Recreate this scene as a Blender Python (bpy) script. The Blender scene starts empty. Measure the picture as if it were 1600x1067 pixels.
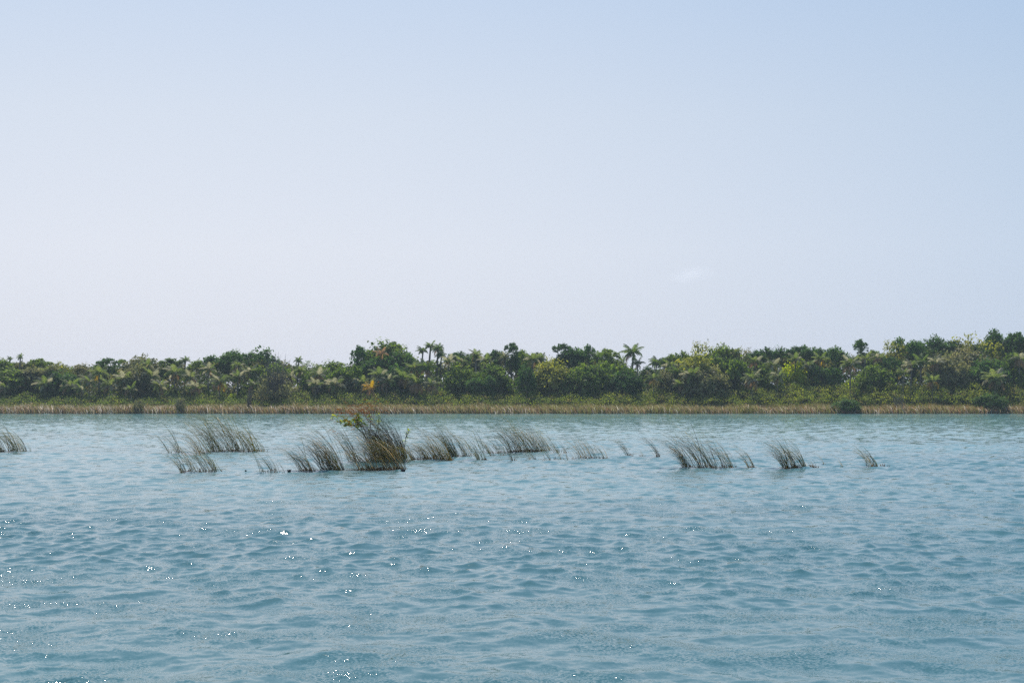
import bpy, math, random
import numpy as np
from mathutils import Matrix, Vector

scene = bpy.context.scene
COL = scene.collection
rad = math.radians
H = 4.0            # eye height above the water
FPX = 2222.2       # focal length in pixels of a 1600 px wide picture (50 mm)
HZ = 616.0         # row of the horizon in that picture
SHORE = FPX * H / 30.5   # distance of the far waterline

# ------------------------------------------------------------------ camera
cam_data = bpy.data.cameras.new('camera')
cam_data.lens = 50
cam_data.sensor_width = 36
cam_data.clip_start = 0.5
cam_data.clip_end = 30000
cam_data.shift_y = (HZ - 533.5) / 1600.0
cam = bpy.data.objects.new('camera', cam_data)
cam.location = (0, 0, H)
cam.rotation_euler = (rad(90), 0, 0)
COL.objects.link(cam)
scene.camera = cam

# ------------------------------------------------------------------ sky and sun
SUN_EL, SUN_AZ = 56.0, -13.0       # azimuth from +Y towards +X
world = bpy.data.worlds.new('World')
scene.world = world
world.use_nodes = True
wn = world.node_tree
wn.nodes.clear()
sky = wn.nodes.new('ShaderNodeTexSky')
sky.sky_type = 'NISHITA'
sky.sun_disc = False
sky.sun_elevation = rad(SUN_EL)
sky.sun_rotation = rad(SUN_AZ)
sky.altitude = 0
sky.air_density = 1.0
sky.dust_density = 1.2
sky.ozone_density = 1.0
# milky tropical haze mixed into the clear-air sky: whiter towards the horizon and towards the sun's side
SKY_STRENGTH = 0.085
tcw = wn.nodes.new('ShaderNodeTexCoord')
sep = wn.nodes.new('ShaderNodeSeparateXYZ')
wn.links.new(tcw.outputs['Generated'], sep.inputs[0])
ramp = wn.nodes.new('ShaderNodeValToRGB')
stops = [(0.0, (.74, .76, .865)), (.10, (.785, .812, .90)), (.19, (.715, .778, .885)), (.265, (.615, .72, .882)), (.5, (.36, .53, .80)), (1.0, (.20, .34, .66))]
els = ramp.color_ramp.elements
while len(els) > 1: els.remove(els[-1])
for k, (p, c) in enumerate(stops):
    e = els[0] if k == 0 else els.new(p)
    e.position = p; e.color = (*c, 1)
wn.links.new(sep.outputs['Z'], ramp.inputs[0])
flat = wn.nodes.new('ShaderNodeVectorMath'); flat.operation = 'MULTIPLY'; flat.inputs[1].default_value = (1, 1, 0)
wn.links.new(tcw.outputs['Generated'], flat.inputs[0])
fn = wn.nodes.new('ShaderNodeVectorMath'); fn.operation = 'NORMALIZE'; wn.links.new(flat.outputs[0], fn.inputs[0])
dt = wn.nodes.new('ShaderNodeVectorMath'); dt.operation = 'DOT_PRODUCT'
dt.inputs[1].default_value = (math.sin(rad(-16)), math.cos(rad(-16)), 0)
wn.links.new(fn.outputs[0], dt.inputs[0])
azr = wn.nodes.new('ShaderNodeValToRGB')
azr.color_ramp.elements[0].position = 0.35; azr.color_ramp.elements[0].color = (.60, .72, .88, 1)
azr.color_ramp.elements[1].position = 1.0; azr.color_ramp.elements[1].color = (1, 1, 1, 1)
e = azr.color_ramp.elements.new(0.80); e.color = (.73, .83, .92, 1)
wn.links.new(dt.outputs['Value'], azr.inputs[0])
mul = wn.nodes.new('ShaderNodeVectorMath'); mul.operation = 'MULTIPLY'
wn.links.new(ramp.outputs[0], mul.inputs[0]); wn.links.new(azr.outputs[0], mul.inputs[1])
scl = wn.nodes.new('ShaderNodeVectorMath'); scl.operation = 'SCALE'; scl.inputs['Scale'].default_value = 1 / SKY_STRENGTH
wn.links.new(mul.outputs[0], scl.inputs[0])
grade = wn.nodes.new('ShaderNodeMix')
grade.data_type = 'RGBA'
grade.inputs['Factor'].default_value = 0.88
bgn = wn.nodes.new('ShaderNodeBackground')
bgn.inputs['Strength'].default_value = SKY_STRENGTH
wout = wn.nodes.new('ShaderNodeOutputWorld')
wn.links.new(sky.outputs[0], grade.inputs[6])
wn.links.new(scl.outputs[0], grade.inputs[7])
wn.links.new(grade.outputs[2], bgn.inputs[0])
wn.links.new(bgn.outputs[0], wout.inputs[0])

sun_data = bpy.data.lights.new('sun', 'SUN')
sun_data.energy = 5.0
sun_data.angle = rad(0.53)
sun_data.color = (1.0, 0.94, 0.85)
sun = bpy.data.objects.new('sun', sun_data)
sd = Vector((math.sin(rad(SUN_AZ)) * math.cos(rad(SUN_EL)), math.cos(rad(SUN_AZ)) * math.cos(rad(SUN_EL)), math.sin(rad(SUN_EL))))
sun.rotation_euler = sd.to_track_quat('Z', 'Y').to_euler()
sun.location = (0, 0, 60)
COL.objects.link(sun)

scene.view_settings.view_transform = 'Standard'
scene.view_settings.look = 'None'
scene.view_settings.gamma = 1
scene.view_settings.exposure = 0.0
scene.view_settings.use_curve_mapping = False
scene.render.engine = 'CYCLES'
scene.cycles.max_bounces = 6
scene.cycles.diffuse_bounces = 2
scene.cycles.glossy_bounces = 3
scene.cycles.transmission_bounces = 2
scene.cycles.transparent_max_bounces = 6
scene.cycles.volume_bounces = 2
scene.cycles.sample_clamp_indirect = 6
scene.cycles.use_denoising = False
scene.cycles.denoiser = 'OPENIMAGEDENOISE'
scene.cycles.denoising_input_passes = 'RGB_ALBEDO_NORMAL'

# ------------------------------------------------------------------ helpers
def wpos(px, py, Y):
    return ((px - 800.0) / FPX * Y, Y, H - (py - HZ) / FPX * Y)

def base_y(py):
    """distance of a point on the water seen in row py"""
    return FPX * H / (py - HZ)

def make_mesh(name, verts, faces=None, mat=None, quads=None, tris=None, attrs=None, smooth=False, colors=None):
    me = bpy.data.meshes.new(name)
    verts = np.asarray(verts, dtype=np.float32)
    loops, starts = [], []
    n = 0
    if faces is not None:
        me.from_pydata([tuple(map(float, v)) for v in verts], [], faces)
    else:
        arrs, st = [], []
        if quads is not None and len(quads):
            q = np.asarray(quads, dtype=np.int32)
            arrs.append(q.ravel()); st.append(np.arange(len(q), dtype=np.int32) * 4); n = q.size
        if tris is not None and len(tris):
            t = np.asarray(tris, dtype=np.int32)
            arrs.append(t.ravel()); st.append(n + np.arange(len(t), dtype=np.int32) * 3)
        lv = np.concatenate(arrs); ls = np.concatenate(st)
        me.vertices.add(len(verts)); me.vertices.foreach_set('co', verts.ravel())
        me.loops.add(len(lv)); me.loops.foreach_set('vertex_index', lv)
        me.polygons.add(len(ls)); me.polygons.foreach_set('loop_start', ls)
        me.update(calc_edges=True)
    if smooth:
        me.polygons.foreach_set('use_smooth', np.ones(len(me.polygons), dtype=bool))
    if attrs:
        for k, a in attrs.items():
            at = me.attributes.new(k, 'FLOAT', 'POINT')
            at.data.foreach_set('value', np.asarray(a, dtype=np.float32))
    if colors is not None:
        at = me.attributes.new('tint', 'FLOAT_COLOR', 'POINT')
        c = np.ones((len(verts), 4), dtype=np.float32); c[:, :3] = colors
        at.data.foreach_set('color', c.ravel())
    if mat: me.materials.append(mat)
    return me

def obj(name, data, parent=None, loc=None, rot=None, scale=None):
    o = bpy.data.objects.new(name, data)
    if parent is not None: o.parent = parent
    if loc is not None: o.location = loc
    if rot is not None: o.rotation_euler = rot
    if scale is not None: o.scale = scale
    COL.objects.link(o)
    return o

def tag(o, label=None, cat=None, group=None, kind=None):
    if label:
        o['label'] = label
    if cat: o['category'] = cat
    if group: o['group'] = group
    if kind: o['kind'] = kind
    return o

def nodes_mat(name):
    m = bpy.data.materials.new(name)
    m.use_nodes = True
    nt = m.node_tree
    nt.nodes.clear()
    out = nt.nodes.new('ShaderNodeOutputMaterial')
    return m, nt, out

def leaf_mat(name, cols, trans=0.35, gloss=0.25, rough=0.45, tint=False, noise_scale=0.0, rnd=0.35, k=1.85):
    trans = min(.6, trans + .15); rough = max(rough, .6); gloss = min(gloss, .10)
    if cols: cols = [(c[0] * k * 1.12, c[1] * k * 1.0, c[2] * k * .72) for c in cols]
    """foliage: colour from a ramp over the per-leaf 'tone' attribute shifted per object, some light passing through the leaves"""
    m, nt, out = nodes_mat(name)
    N, L = nt.nodes, nt.links
    if tint:
        at = N.new('ShaderNodeAttribute'); at.attribute_name = 'tint'
        colour = at.outputs['Color']
    else:
        at = N.new('ShaderNodeAttribute'); at.attribute_name = 'tone'
        oi = N.new('ShaderNodeObjectInfo')
        ma = N.new('ShaderNodeMath'); ma.operation = 'MULTIPLY_ADD'
        ma.inputs[1].default_value = rnd; ma.inputs[2].default_value = -rnd / 2
        L.new(oi.outputs['Random'], ma.inputs[0])
        ad = N.new('ShaderNodeMath'); ad.operation = 'ADD'; ad.use_clamp = True
        L.new(at.outputs['Fac'], ad.inputs[0]); L.new(ma.outputs[0], ad.inputs[1])
        rp = N.new('ShaderNodeValToRGB')
        els = rp.color_ramp.elements
        while len(els) > 1: els.remove(els[-1])
        for i, c in enumerate(cols):
            p = i / (len(cols) - 1)
            e = els[0] if i == 0 else els.new(p)
            e.position = p; e.color = (c[0], c[1], c[2], 1)
        L.new(ad.outputs[0], rp.inputs[0])
        colour = rp.outputs[0]
    pb = N.new('ShaderNodeBsdfPrincipled')
    pb.inputs['Roughness'].default_value = rough
    pb.inputs['Specular IOR Level'].default_value = gloss
    L.new(colour, pb.inputs['Base Color'])
    tr = N.new('ShaderNodeBsdfTranslucent')
    hs = N.new('ShaderNodeHueSaturation'); hs.inputs['Saturation'].default_value = 1.2; hs.inputs['Value'].default_value = 2.1
    L.new(colour, hs.inputs['Color']); L.new(hs.outputs[0], tr.inputs[0])
    mx = N.new('ShaderNodeMixShader'); mx.inputs[0].default_value = trans
    L.new(pb.outputs[0], mx.inputs[1]); L.new(tr.outputs[0], mx.inputs[2])
    L.new(mx.outputs[0], out.inputs[0])
    return m

def plain_mat(name, c1, c2, scale=6.0, rough=0.85):
    m, nt, out = nodes_mat(name)
    N, L = nt.nodes, nt.links
    tc = N.new('ShaderNodeTexCoord')
    nz = N.new('ShaderNodeTexNoise'); nz.inputs['Scale'].default_value = scale; nz.inputs['Detail'].default_value = 5
    L.new(tc.outputs['Object'], nz.inputs['Vector'])
    rp = N.new('ShaderNodeValToRGB')
    rp.color_ramp.elements[0].position = 0.35; rp.color_ramp.elements[1].position = 0.68
    rp.color_ramp.elements[0].color = (*c1, 1); rp.color_ramp.elements[1].color = (*c2, 1)
    L.new(nz.outputs[0], rp.inputs[0])
    pb = N.new('ShaderNodeBsdfPrincipled'); pb.inputs['Roughness'].default_value = rough
    L.new(rp.outputs[0], pb.inputs['Base Color'])
    bp = N.new('ShaderNodeBump'); bp.inputs['Distance'].default_value = 0.02
    L.new(nz.outputs[0], bp.inputs['Height']); L.new(bp.outputs[0], pb.inputs['Normal'])
    L.new(pb.outputs[0], out.inputs[0])
    return m

# ------------------------------------------------------------------ water
def water_material():
    m, nt, out = nodes_mat('lagoon_water')
    N, L = nt.nodes, nt.links
    tc = N.new('ShaderNodeTexCoord')
    def noise(scale, detail, rough, stretch, w=0.0):
        mp = N.new('ShaderNodeMapping'); mp.inputs['Scale'].default_value = stretch
        mp.inputs['Location'].default_value = (w, w * 1.7, 0)
        L.new(tc.outputs['Object'], mp.inputs[0])
        n = N.new('ShaderNodeTexNoise'); n.inputs['Scale'].default_value = scale
        n.inputs['Detail'].default_value = detail; n.inputs['Roughness'].default_value = rough
        L.new(mp.outputs[0], n.inputs['Vector'])
        return n
    # sandy shallows (turquoise) against deeper water (slate teal)
    big = noise(0.035, 3, 0.5, (0.35, 1.0, 1.0), 11)
    dist = N.new('ShaderNodeSeparateXYZ'); L.new(tc.outputs['Object'], dist.inputs[0])
    mr = N.new('ShaderNodeMapRange'); mr.inputs['From Min'].default_value = 25; mr.inputs['From Max'].default_value = 190
    L.new(dist.outputs['Y'], mr.inputs['Value'])
    ad = N.new('ShaderNodeMath'); ad.operation = 'MULTIPLY_ADD'; ad.inputs[1].default_value = 1.3; ad.inputs[2].default_value = -0.65
    L.new(big.outputs[0], ad.inputs[0])
    sm = N.new('ShaderNodeMath'); sm.operation = 'ADD'; sm.use_clamp = True
    L.new(ad.outputs[0], sm.inputs[0]); L.new(mr.outputs[0], sm.inputs[1])
    cm = N.new('ShaderNodeMix'); cm.data_type = 'RGBA'
    cm.inputs[6].default_value = (0.050, 0.140, 0.153, 1)
    cm.inputs[7].default_value = (0.150, 0.320, 0.322, 1)
    L.new(sm.outputs[0], cm.inputs['Factor'])
    # capillary ripples finer than the mesh, as slopes
    r1 = noise(24.0, 2, 0.6, (0.8, 1.0, 1.0))
    fine = noise(0.55, 3, 0.6, (0.7, 1.0, 1.0), 83)
    r2 = noise(2.1, 2, 0.55, (0.7, 1.0, 1.0), 31)
    gust = noise(0.10, 3, 0.6, (0.45, 1.0, 1.0), 57)
    def centred(n, k):
        s = N.new('ShaderNodeVectorMath'); s.operation = 'SUBTRACT'; s.inputs[1].default_value = (0.5, 0.5, 0.5)
        L.new(n.outputs['Color'], s.inputs[0])
        t = N.new('ShaderNodeVectorMath'); t.operation = 'MULTIPLY'; t.inputs[1].default_value = (k * 0.8, k, 0)
        L.new(s.outputs[0], t.inputs[0])
        return t
    a = centred(r1, RIP1); b = centred(r2, RIP2)
    fm = N.new('ShaderNodeMapRange'); fm.inputs['From Min'].default_value = 0.46; fm.inputs['From Max'].default_value = 0.66
    fm.inputs['To Min'].default_value = 0.18; fm.inputs['To Max'].default_value = 1.7
    L.new(fine.outputs[0], fm.inputs['Value'])
    a0 = a; a = N.new('ShaderNodeVectorMath'); a.operation = 'SCALE'
    fd = N.new('ShaderNodeMapRange'); fd.inputs['From Min'].default_value = 38; fd.inputs['From Max'].default_value = 85
    fd.inputs['To Min'].default_value = 1.0; fd.inputs['To Max'].default_value = 0.25
    L.new(dist.outputs['Y'], fd.inputs['Value'])
    ff = N.new('ShaderNodeMath'); ff.operation = 'MULTIPLY'; L.new(fm.outputs[0], ff.inputs[0]); L.new(fd.outputs[0], ff.inputs[1])
    L.new(a0.outputs[0], a.inputs[0]); L.new(ff.outputs[0], a.inputs['Scale'])
    s1 = N.new('ShaderNodeVectorMath'); L.new(a.outputs[0], s1.inputs[0]); L.new(b.outputs[0], s1.inputs[1])
    gm = N.new('ShaderNodeMapRange'); gm.inputs['From Min'].default_value = 0.35; gm.inputs['From Max'].default_value = 0.65
    gm.inputs['To Min'].default_value = 0.55; gm.inputs['To Max'].default_value = 1.35
    L.new(gust.outputs[0], gm.inputs['Value'])
    # where the mesh is too coarse for the short waves the ripples carry their slopes instead
    fr = N.new('ShaderNodeMapRange'); fr.inputs['From Min'].default_value = 35; fr.inputs['From Max'].default_value = 170
    fr.inputs['To Min'].default_value = 1.0; fr.inputs['To Max'].default_value = 1.5
    L.new(dist.outputs['Y'], fr.inputs['Value'])
    gf = N.new('ShaderNodeMath'); gf.operation = 'MULTIPLY'; L.new(gm.outputs[0], gf.inputs[0]); L.new(fr.outputs[0], gf.inputs[1])
    sc = N.new('ShaderNodeVectorMath'); sc.operation = 'SCALE'
    L.new(s1.outputs[0], sc.inputs[0]); L.new(gf.outputs[0], sc.inputs['Scale'])
    geo = N.new('ShaderNodeNewGeometry')
    s2 = N.new('ShaderNodeVectorMath'); L.new(geo.outputs['Normal'], s2.inputs[0]); L.new(sc.outputs[0], s2.inputs[1])
    nn = N.new('ShaderNodeVectorMath'); nn.operation = 'NORMALIZE'; L.new(s2.outputs[0], nn.inputs[0])
    pb = N.new('ShaderNodeBsdfPrincipled')
    pb.inputs['Roughness'].default_value = 0.07
    pb.inputs['IOR'].default_value = 1.333
    L.new(cm.outputs[2], pb.inputs['Base Color'])
    L.new(nn.outputs[0], pb.inputs['Normal'])
    L.new(pb.outputs[0], out.inputs[0])
    return m
RIP1, RIP2 = 1.20, 0.24

def build_water():
    rng = np.random.default_rng(7)
    q = 0.0021
    Y0, Y1 = 15.0, SHORE + 4
    rows = Y0 * np.exp(q * np.arange(int(math.log(Y1 / Y0) / q) + 2))
    near = np.concatenate([np.linspace(-80, 0, 17)[:-1], np.linspace(0, Y0, 60)[:-1]])
    far = np.array([SHORE + 6.0])
    ys = np.concatenate([near, rows, far])
    tc = np.arange(-0.44, 0.4401, q)
    outer = 0.44 + 0.006 * (np.power(1.07, np.arange(1, 52)) - 1) / 0.07
    ts = np.concatenate([-outer[::-1], tc, outer])
    wy = np.where(ys > Y0, ys, Y0 + (Y0 - ys) * 0.8)
    X = (wy[:, None] * ts[None, :]).astype(np.float32)
    Yg = np.broadcast_to(ys[:, None], X.shape).astype(np.float32).copy()
    # local sample spacing decides which waves the mesh may carry
    sp = np.maximum(np.gradient(ys)[:, None] * np.ones_like(ts)[None, :], np.abs(np.gradient(ts)[None, :] * wy[:, None])).astype(np.float32)
    DX = np.zeros_like(X); DY = np.zeros_like(X); Z = np.zeros_like(X)
    gx = 0.75 + 0.35 * (np.sin(X * 0.043 + Yg * 0.11 + 1.3) * np.sin(Yg * 0.067 - X * 0.021 + .4) + 0.6 * np.sin(Yg * 0.23 + X * 0.05))
    gx = gx.astype(np.float32)
    rowsp = sp.min(axis=1)
    nw = 120
    lam = 0.22 * np.power(5.2 / 0.22, (np.arange(nw) + rng.random(nw)) / nw)
    main = rad(222)                     # waves run to the left and towards the camera
    for l in lam:
        th = main + rng.normal(0, 0.85)
        k = 2 * math.pi / l
        slope = WAVE_SLOPE * (1.6 if l < 0.4 else 1.7 if l < 1.2 else 0.75) * (0.42 if l > 2.0 else 1.0) * (0.6 + 0.8 * rng.random())
        amp = slope / k
        dx, dy = math.cos(th), math.sin(th)
        ph = rng.random() * 6.283
        last = np.searchsorted(rowsp > l / 2.5, True) if (rowsp[120:] > l / 2.5).any() else len(rowsp)
        idx = np.nonzero(rowsp < l / 2.5)[0]
        if len(idx) == 0: continue
        r0, r1 = idx[0], idx[-1] + 1
        xs, yy = X[r0:r1], Yg[r0:r1]
        fade = np.clip((l / sp[r0:r1] - 2.5) / 2.5, 0, 1) * amp
        fade *= gx[r0:r1] if l < 1.6 else 1.0
        a = (k * (dx * xs + dy * yy) + ph).astype(np.float32)
        c, s = np.cos(a) * fade, np.sin(a) * fade
        Z[r0:r1] += c
        DX[r0:r1] -= 1.25 * dx * s
        DY[r0:r1] -= 1.25 * dy * s
    V = np.stack([X + DX, Yg + DY, Z], axis=-1).reshape(-1, 3)
    nr, nc = X.shape
    i = (np.arange(nr - 1)[:, None] * nc + np.arange(nc - 1)[None, :]).ravel()
    Q = np.stack([i, i + 1, i + nc + 1, i + nc], axis=-1)
    me = make_mesh('lagoon_water', V, quads=Q, mat=water_material(), smooth=True)
    o = obj('water', me)
    tag(o, 'wind-ruffled turquoise lagoon water with small choppy waves and sun glints', kind='structure')
WAVE_SLOPE = 0.0240
build_water()

# ------------------------------------------------------------------ ground behind the far waterline
def ground_z(x, y):
    d = max(0.0, y - SHORE)
    return -0.35 + min(d / 2.5, 1.0) * 0.55 + min(d, 160) * 0.012 + 0.15 * math.sin(x * 0.05) * min(1, d / 10) + (5.0 + 1.2 * math.sin(x * 0.03 + 1)) * max(0.0, min(1.0, (d - 47) / 16.0)) ** 1.5

def build_ground():
    xs = np.concatenate([np.linspace(-900, -200, 15)[:-1], np.linspace(-200, 200, 161), np.linspace(200, 900, 15)[1:]])
    ys = np.concatenate([np.linspace(SHORE - 1.5, SHORE + 12, 20), np.linspace(SHORE + 16, SHORE + 90, 22), np.linspace(SHORE + 120, SHORE + 1200, 8)])
    rng = random.Random(3)
    V = [(x, y, ground_z(x, y) + (rng.uniform(-.05, .05) if y < SHORE + 90 else 0)) for y in ys for x in xs]
    nc = len(xs)
    Q = [(j * nc + i, j * nc + i + 1, (j + 1) * nc + i + 1, (j + 1) * nc + i) for j in range(len(ys) - 1) for i in range(nc - 1)]
    me = make_mesh('ground', V, quads=Q, mat=plain_mat('lagoon_bank_soil', (0.018, 0.026, 0.012), (0.055, 0.060, 0.026), 1.2), smooth=True)
    tag(obj('ground', me), 'low dark muddy bank under the far shore vegetation', kind='structure')
build_ground()

# ------------------------------------------------------------------ haze and a faint cloud
def build_haze():
    x0, x1, y0, y1, z0, z1 = -950, 950, -100, SHORE + 1250, -3.0, 45
    V = [(x, y, z) for z in (z0, z1) for y in (y0, y1) for x in (x0, x1)]
    F = [(0, 2, 3, 1), (4, 5, 7, 6), (0, 1, 5, 4), (1, 3, 7, 5), (3, 2, 6, 7), (2, 0, 4, 6)]
    m, nt, out = nodes_mat('lagoon_air')
    pv = nt.nodes.new('ShaderNodeVolumePrincipled')
    pv.inputs['Color'].default_value = (0.80, 0.90, 1.0, 1)
    pv.inputs['Density'].default_value = 0.00015
    pv.inputs['Anisotropy'].default_value = 0.2
    nt.links.new(pv.outputs[0], out.inputs['Volume'])
    tag(obj('haze', make_mesh('haze', V, faces=F, mat=m)), 'thin bluish haze over the lagoon', kind='stuff')
build_haze()

def build_cloud():
    import bmesh
    D = 3200.0
    bm = bmesh.new(); bmesh.ops.create_icosphere(bm, subdivisions=3, radius=1)
    me = bpy.data.meshes.new('cloud'); bm.to_mesh(me); bm.free()
    m, nt, out = nodes_mat('thin_cloud_vapour')
    N, L = nt.nodes, nt.links
    tc = N.new('ShaderNodeTexCoord')
    ln = N.new('ShaderNodeVectorMath'); ln.operation = 'LENGTH'; L.new(tc.outputs['Object'], ln.inputs[0])
    nz = N.new('ShaderNodeTexNoise'); nz.inputs['Scale'].default_value = 1.6; nz.inputs['Detail'].default_value = 4
    L.new(tc.outputs['Object'], nz.inputs['Vector'])
    f = N.new('ShaderNodeMapRange'); f.inputs['From Min'].default_value = 0.98; f.inputs['From Max'].default_value = 0.1
    f.inputs['To Min'].default_value = 0; f.inputs['To Max'].default_value = 1
    L.new(ln.outputs['Value'], f.inputs['Value'])
    n2 = N.new('ShaderNodeMapRange'); n2.inputs['From Min'].default_value = 0.36; n2.inputs['From Max'].default_value = 0.66
    L.new(nz.outputs[0], n2.inputs['Value'])
    mu = N.new('ShaderNodeMath'); mu.operation = 'MULTIPLY'; L.new(f.outputs[0], mu.inputs[0]); L.new(n2.outputs[0], mu.inputs[1])
    m2 = N.new('ShaderNodeMath'); m2.operation = 'MULTIPLY'; m2.inputs[1].default_value = 0.008; L.new(mu.outputs[0], m2.inputs[0])
    pv = N.new('ShaderNodeVolumePrincipled'); pv.inputs['Color'].default_value = (1, 1, 1, 1); pv.inputs['Anisotropy'].default_value = 0.35
    L.new(m2.outputs[0], pv.inputs['Density']); L.new(pv.outputs[0], out.inputs['Volume'])
    me.materials.append(m)
    x, y, z = wpos(1079, 429, D)
    o = obj('cloud', me, loc=(x, y, z), scale=(62, 40, 22), rot=(0, rad(-6), 0))
    tag(o, 'small faint white cloud low in the sky, the only one', 'cloud')
build_cloud()

# ------------------------------------------------------------------ leaf scatter
def leaf_quads(rng, centres, normals, size, jitter=0.7, aspect=0.55, tone=None):
    """one slightly folded leaf-shaped quad per centre"""
    n = len(centres)
    nrm = normals + rng.normal(0, jitter, (n, 3))
    nrm /= np.linalg.norm(nrm, axis=1, keepdims=True) + 1e-9
    r = rng.normal(0, 1, (n, 3))
    u = np.cross(nrm, r); u /= np.linalg.norm(u, axis=1, keepdims=True) + 1e-9
    v = np.cross(nrm, u)
    s = (size * (0.6 + 0.8 * rng.random(n)))[:, None]
    a = centres + u * s
    b = centres + v * s * aspect + nrm * s * 0.15
    c = centres - u * s
    d = centres - v * s * aspect + nrm * s * 0.15
    V = np.stack([a, b, c, d], axis=1).reshape(-1, 3)
    Q = np.arange(4 * n).reshape(-1, 4)
    T = np.repeat(tone if tone is not None else rng.random(n), 4)
    return V, Q, T

def crown_mesh(name, seed, lobes, n_clumps, per_clump, clump_r, leaf, mat, flat=1.0, open_=0.0):
    leaf *= 1.3
    """lobes: (x, y, z, rx, ry, rz) in a unit box, z from 0 (crown bottom) to 1 (top); clumps of leaves spread over and inside them"""
    rng = np.random.default_rng(seed)
    C, Nn, T = [], [], []
    w = np.array([l[3] * l[4] + l[3] * l[5] for l in lobes]); w = w / w.sum()
    for (lx, ly, lz, rx, ry, rz), wi in zip(lobes, w):
        k = max(3, int(n_clumps * wi))
        d = rng.normal(0, 1, (k, 3)); d /= np.linalg.norm(d, axis=1, keepdims=True)
        d[:, 2] = np.where(d[:, 2] < -0.5, -d[:, 2], d[:, 2])
        rr = (0.62 + 0.42 * rng.random(k) ** 0.6)[:, None]
        inner = rng.random(k) < 0.15
        rr[inner] *= 0.6
        p = np.array([lx, ly, lz]) + d * rr * np.array([rx, ry, rz])
        ct = rng.random(k)
        if open_ > 0:
            keep = rng.random(k) > open_; p, d, ct = p[keep], d[keep], ct[keep]; k = len(p)
        m = rng.integers(int(per_clump * 0.6), int(per_clump * 1.4), k)
        idx = np.repeat(np.arange(k), m)
        off = rng.normal(0, 1, (len(idx), 3)) * clump_r * np.array([1, 1, 0.62 * flat]) * (0.6 + 0.8 * rng.random(len(idx)))[:, None]
        C.append(p[idx] + off)
        nn = d[idx] * 0.5 + np.array([0, 0, 0.75]) + off / clump_r * 0.25
        Nn.append(nn)
        T.append(np.clip(0.5 + (ct[idx] - 0.5) * 0.55 + rng.normal(0, 0.16, len(idx)), 0, 1))
    C, Nn, T = np.concatenate(C), np.concatenate(Nn), np.concatenate(T)
    V, Q, TT = leaf_quads(rng, C, Nn, leaf, tone=T)
    for ax in (0, 1):
        lo, hi = np.percentile(V[:, ax], [1, 99]); V[:, ax] = (V[:, ax] - (lo + hi) / 2) / (hi - lo)
    lo, hi = np.percentile(V[:, 2], [0.5, 99.7]); V[:, 2] = (V[:, 2] - lo) / (hi - lo)
    return make_mesh(name, V, quads=Q, mat=mat, attrs={'tone': TT})

def lobe_set(seed, n, kind='dome'):
    r = random.Random(seed)
    L = []
    if kind == 'dome':
        L.append((0, 0, 0.45, 0.42, 0.42, 0.46))
        for i in range(n):
            a = r.random() * 6.283; e = r.random()
            q = 0.33 * math.sqrt(r.random()); 
            L.append((math.cos(a) * q, math.sin(a) * q, 0.45 + 0.36 * (1 - (q / 0.36) ** 2) * r.uniform(.5, 1.0), r.uniform(.10, .19), r.uniform(.10, .19), r.uniform(.10, .17)))
    elif kind == 'lobed':
        for i in range(n):
            a = r.random() * 6.283; q = 0.34 * math.sqrt(r.random())
            z = r.uniform(0.25, 0.84) * (1 - q * 0.6)
            s = r.uniform(.11, .22)
            L.append((math.cos(a) * q, math.sin(a) * q, z, s, s, s * r.uniform(.6, .95)))
    elif kind == 'flat':
        for i in range(n):
            a = r.random() * 6.283; q = 0.36 * math.sqrt(r.random())
            L.append((math.cos(a) * q, math.sin(a) * q, r.choice([.35, .62, .88]) + r.uniform(-.05, .05), r.uniform(.10, .2), r.uniform(.1, .2), .06))
    elif kind == 'bush':
        L.append((0, 0, 0.3, 0.44, 0.44, 0.5))
        for i in range(n):
            a = r.random() * 6.283; q = 0.38 * math.sqrt(r.random())
            L.append((math.cos(a) * q, math.sin(a) * q, r.uniform(.25, .78) * (1 - q), r.uniform(.12, .2), r.uniform(.12, .2), r.uniform(.12, .2)))
    elif kind == 'sweep':        # wind-shorn dome, high on the left and falling to the right
        for i in range(n):
            t = r.random(); x = -0.34 + 0.74 * t
            h = 0.80 * (1 - t ** 1.6 * 0.75)
            L.append((x, r.uniform(-.3, .3), h * r.uniform(.55, 1.0), r.uniform(.11, .19), r.uniform(.12, .2), r.uniform(.10, .17)))
    return L

M = {}
M['dark'] = leaf_mat('dark_tree_leaves', [(0.016, 0.036, 0.016), (0.030, 0.062, 0.024), (0.055, 0.095, 0.034)], 0.25, 0.3)
M['mid'] = leaf_mat('mid_tree_leaves', [(0.028, 0.050, 0.018), (0.052, 0.085, 0.026), (0.095, 0.130, 0.040)], 0.3, 0.25)
M['olive'] = leaf_mat('olive_tree_leaves', [(0.055, 0.070, 0.024), (0.100, 0.118, 0.038), (0.150, 0.160, 0.060)], 0.3, 0.2)
M['brown'] = leaf_mat('dry_brown_leaves', [(0.046, 0.058, 0.034), (0.078, 0.088, 0.052), (0.118, 0.118, 0.078)], 0.25, 0.15)
M['lime'] = leaf_mat('yellow_green_leaves', [(0.050, 0.085, 0.014), (0.110, 0.155, 0.022), (0.190, 0.210, 0.035)], 0.4, 0.2)
M['palm'] = leaf_mat('palm_leaflets', [(0.032, 0.054, 0.022), (0.060, 0.088, 0.036), (0.105, 0.125, 0.064)], 0.3, 0.6, 0.32)
M['palm_dark'] = leaf_mat('dark_palm_leaflets', [(0.022, 0.042, 0.016), (0.042, 0.070, 0.026), (0.075, 0.105, 0.042)], 0.25, 0.45, 0.35)
M['palm_pale'] = leaf_mat('pale_palm_leaflets', [(0.065, 0.075, 0.060), (0.115, 0.125, 0.105), (0.180, 0.190, 0.180)], 0.3, 0.6, 0.3)
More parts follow.
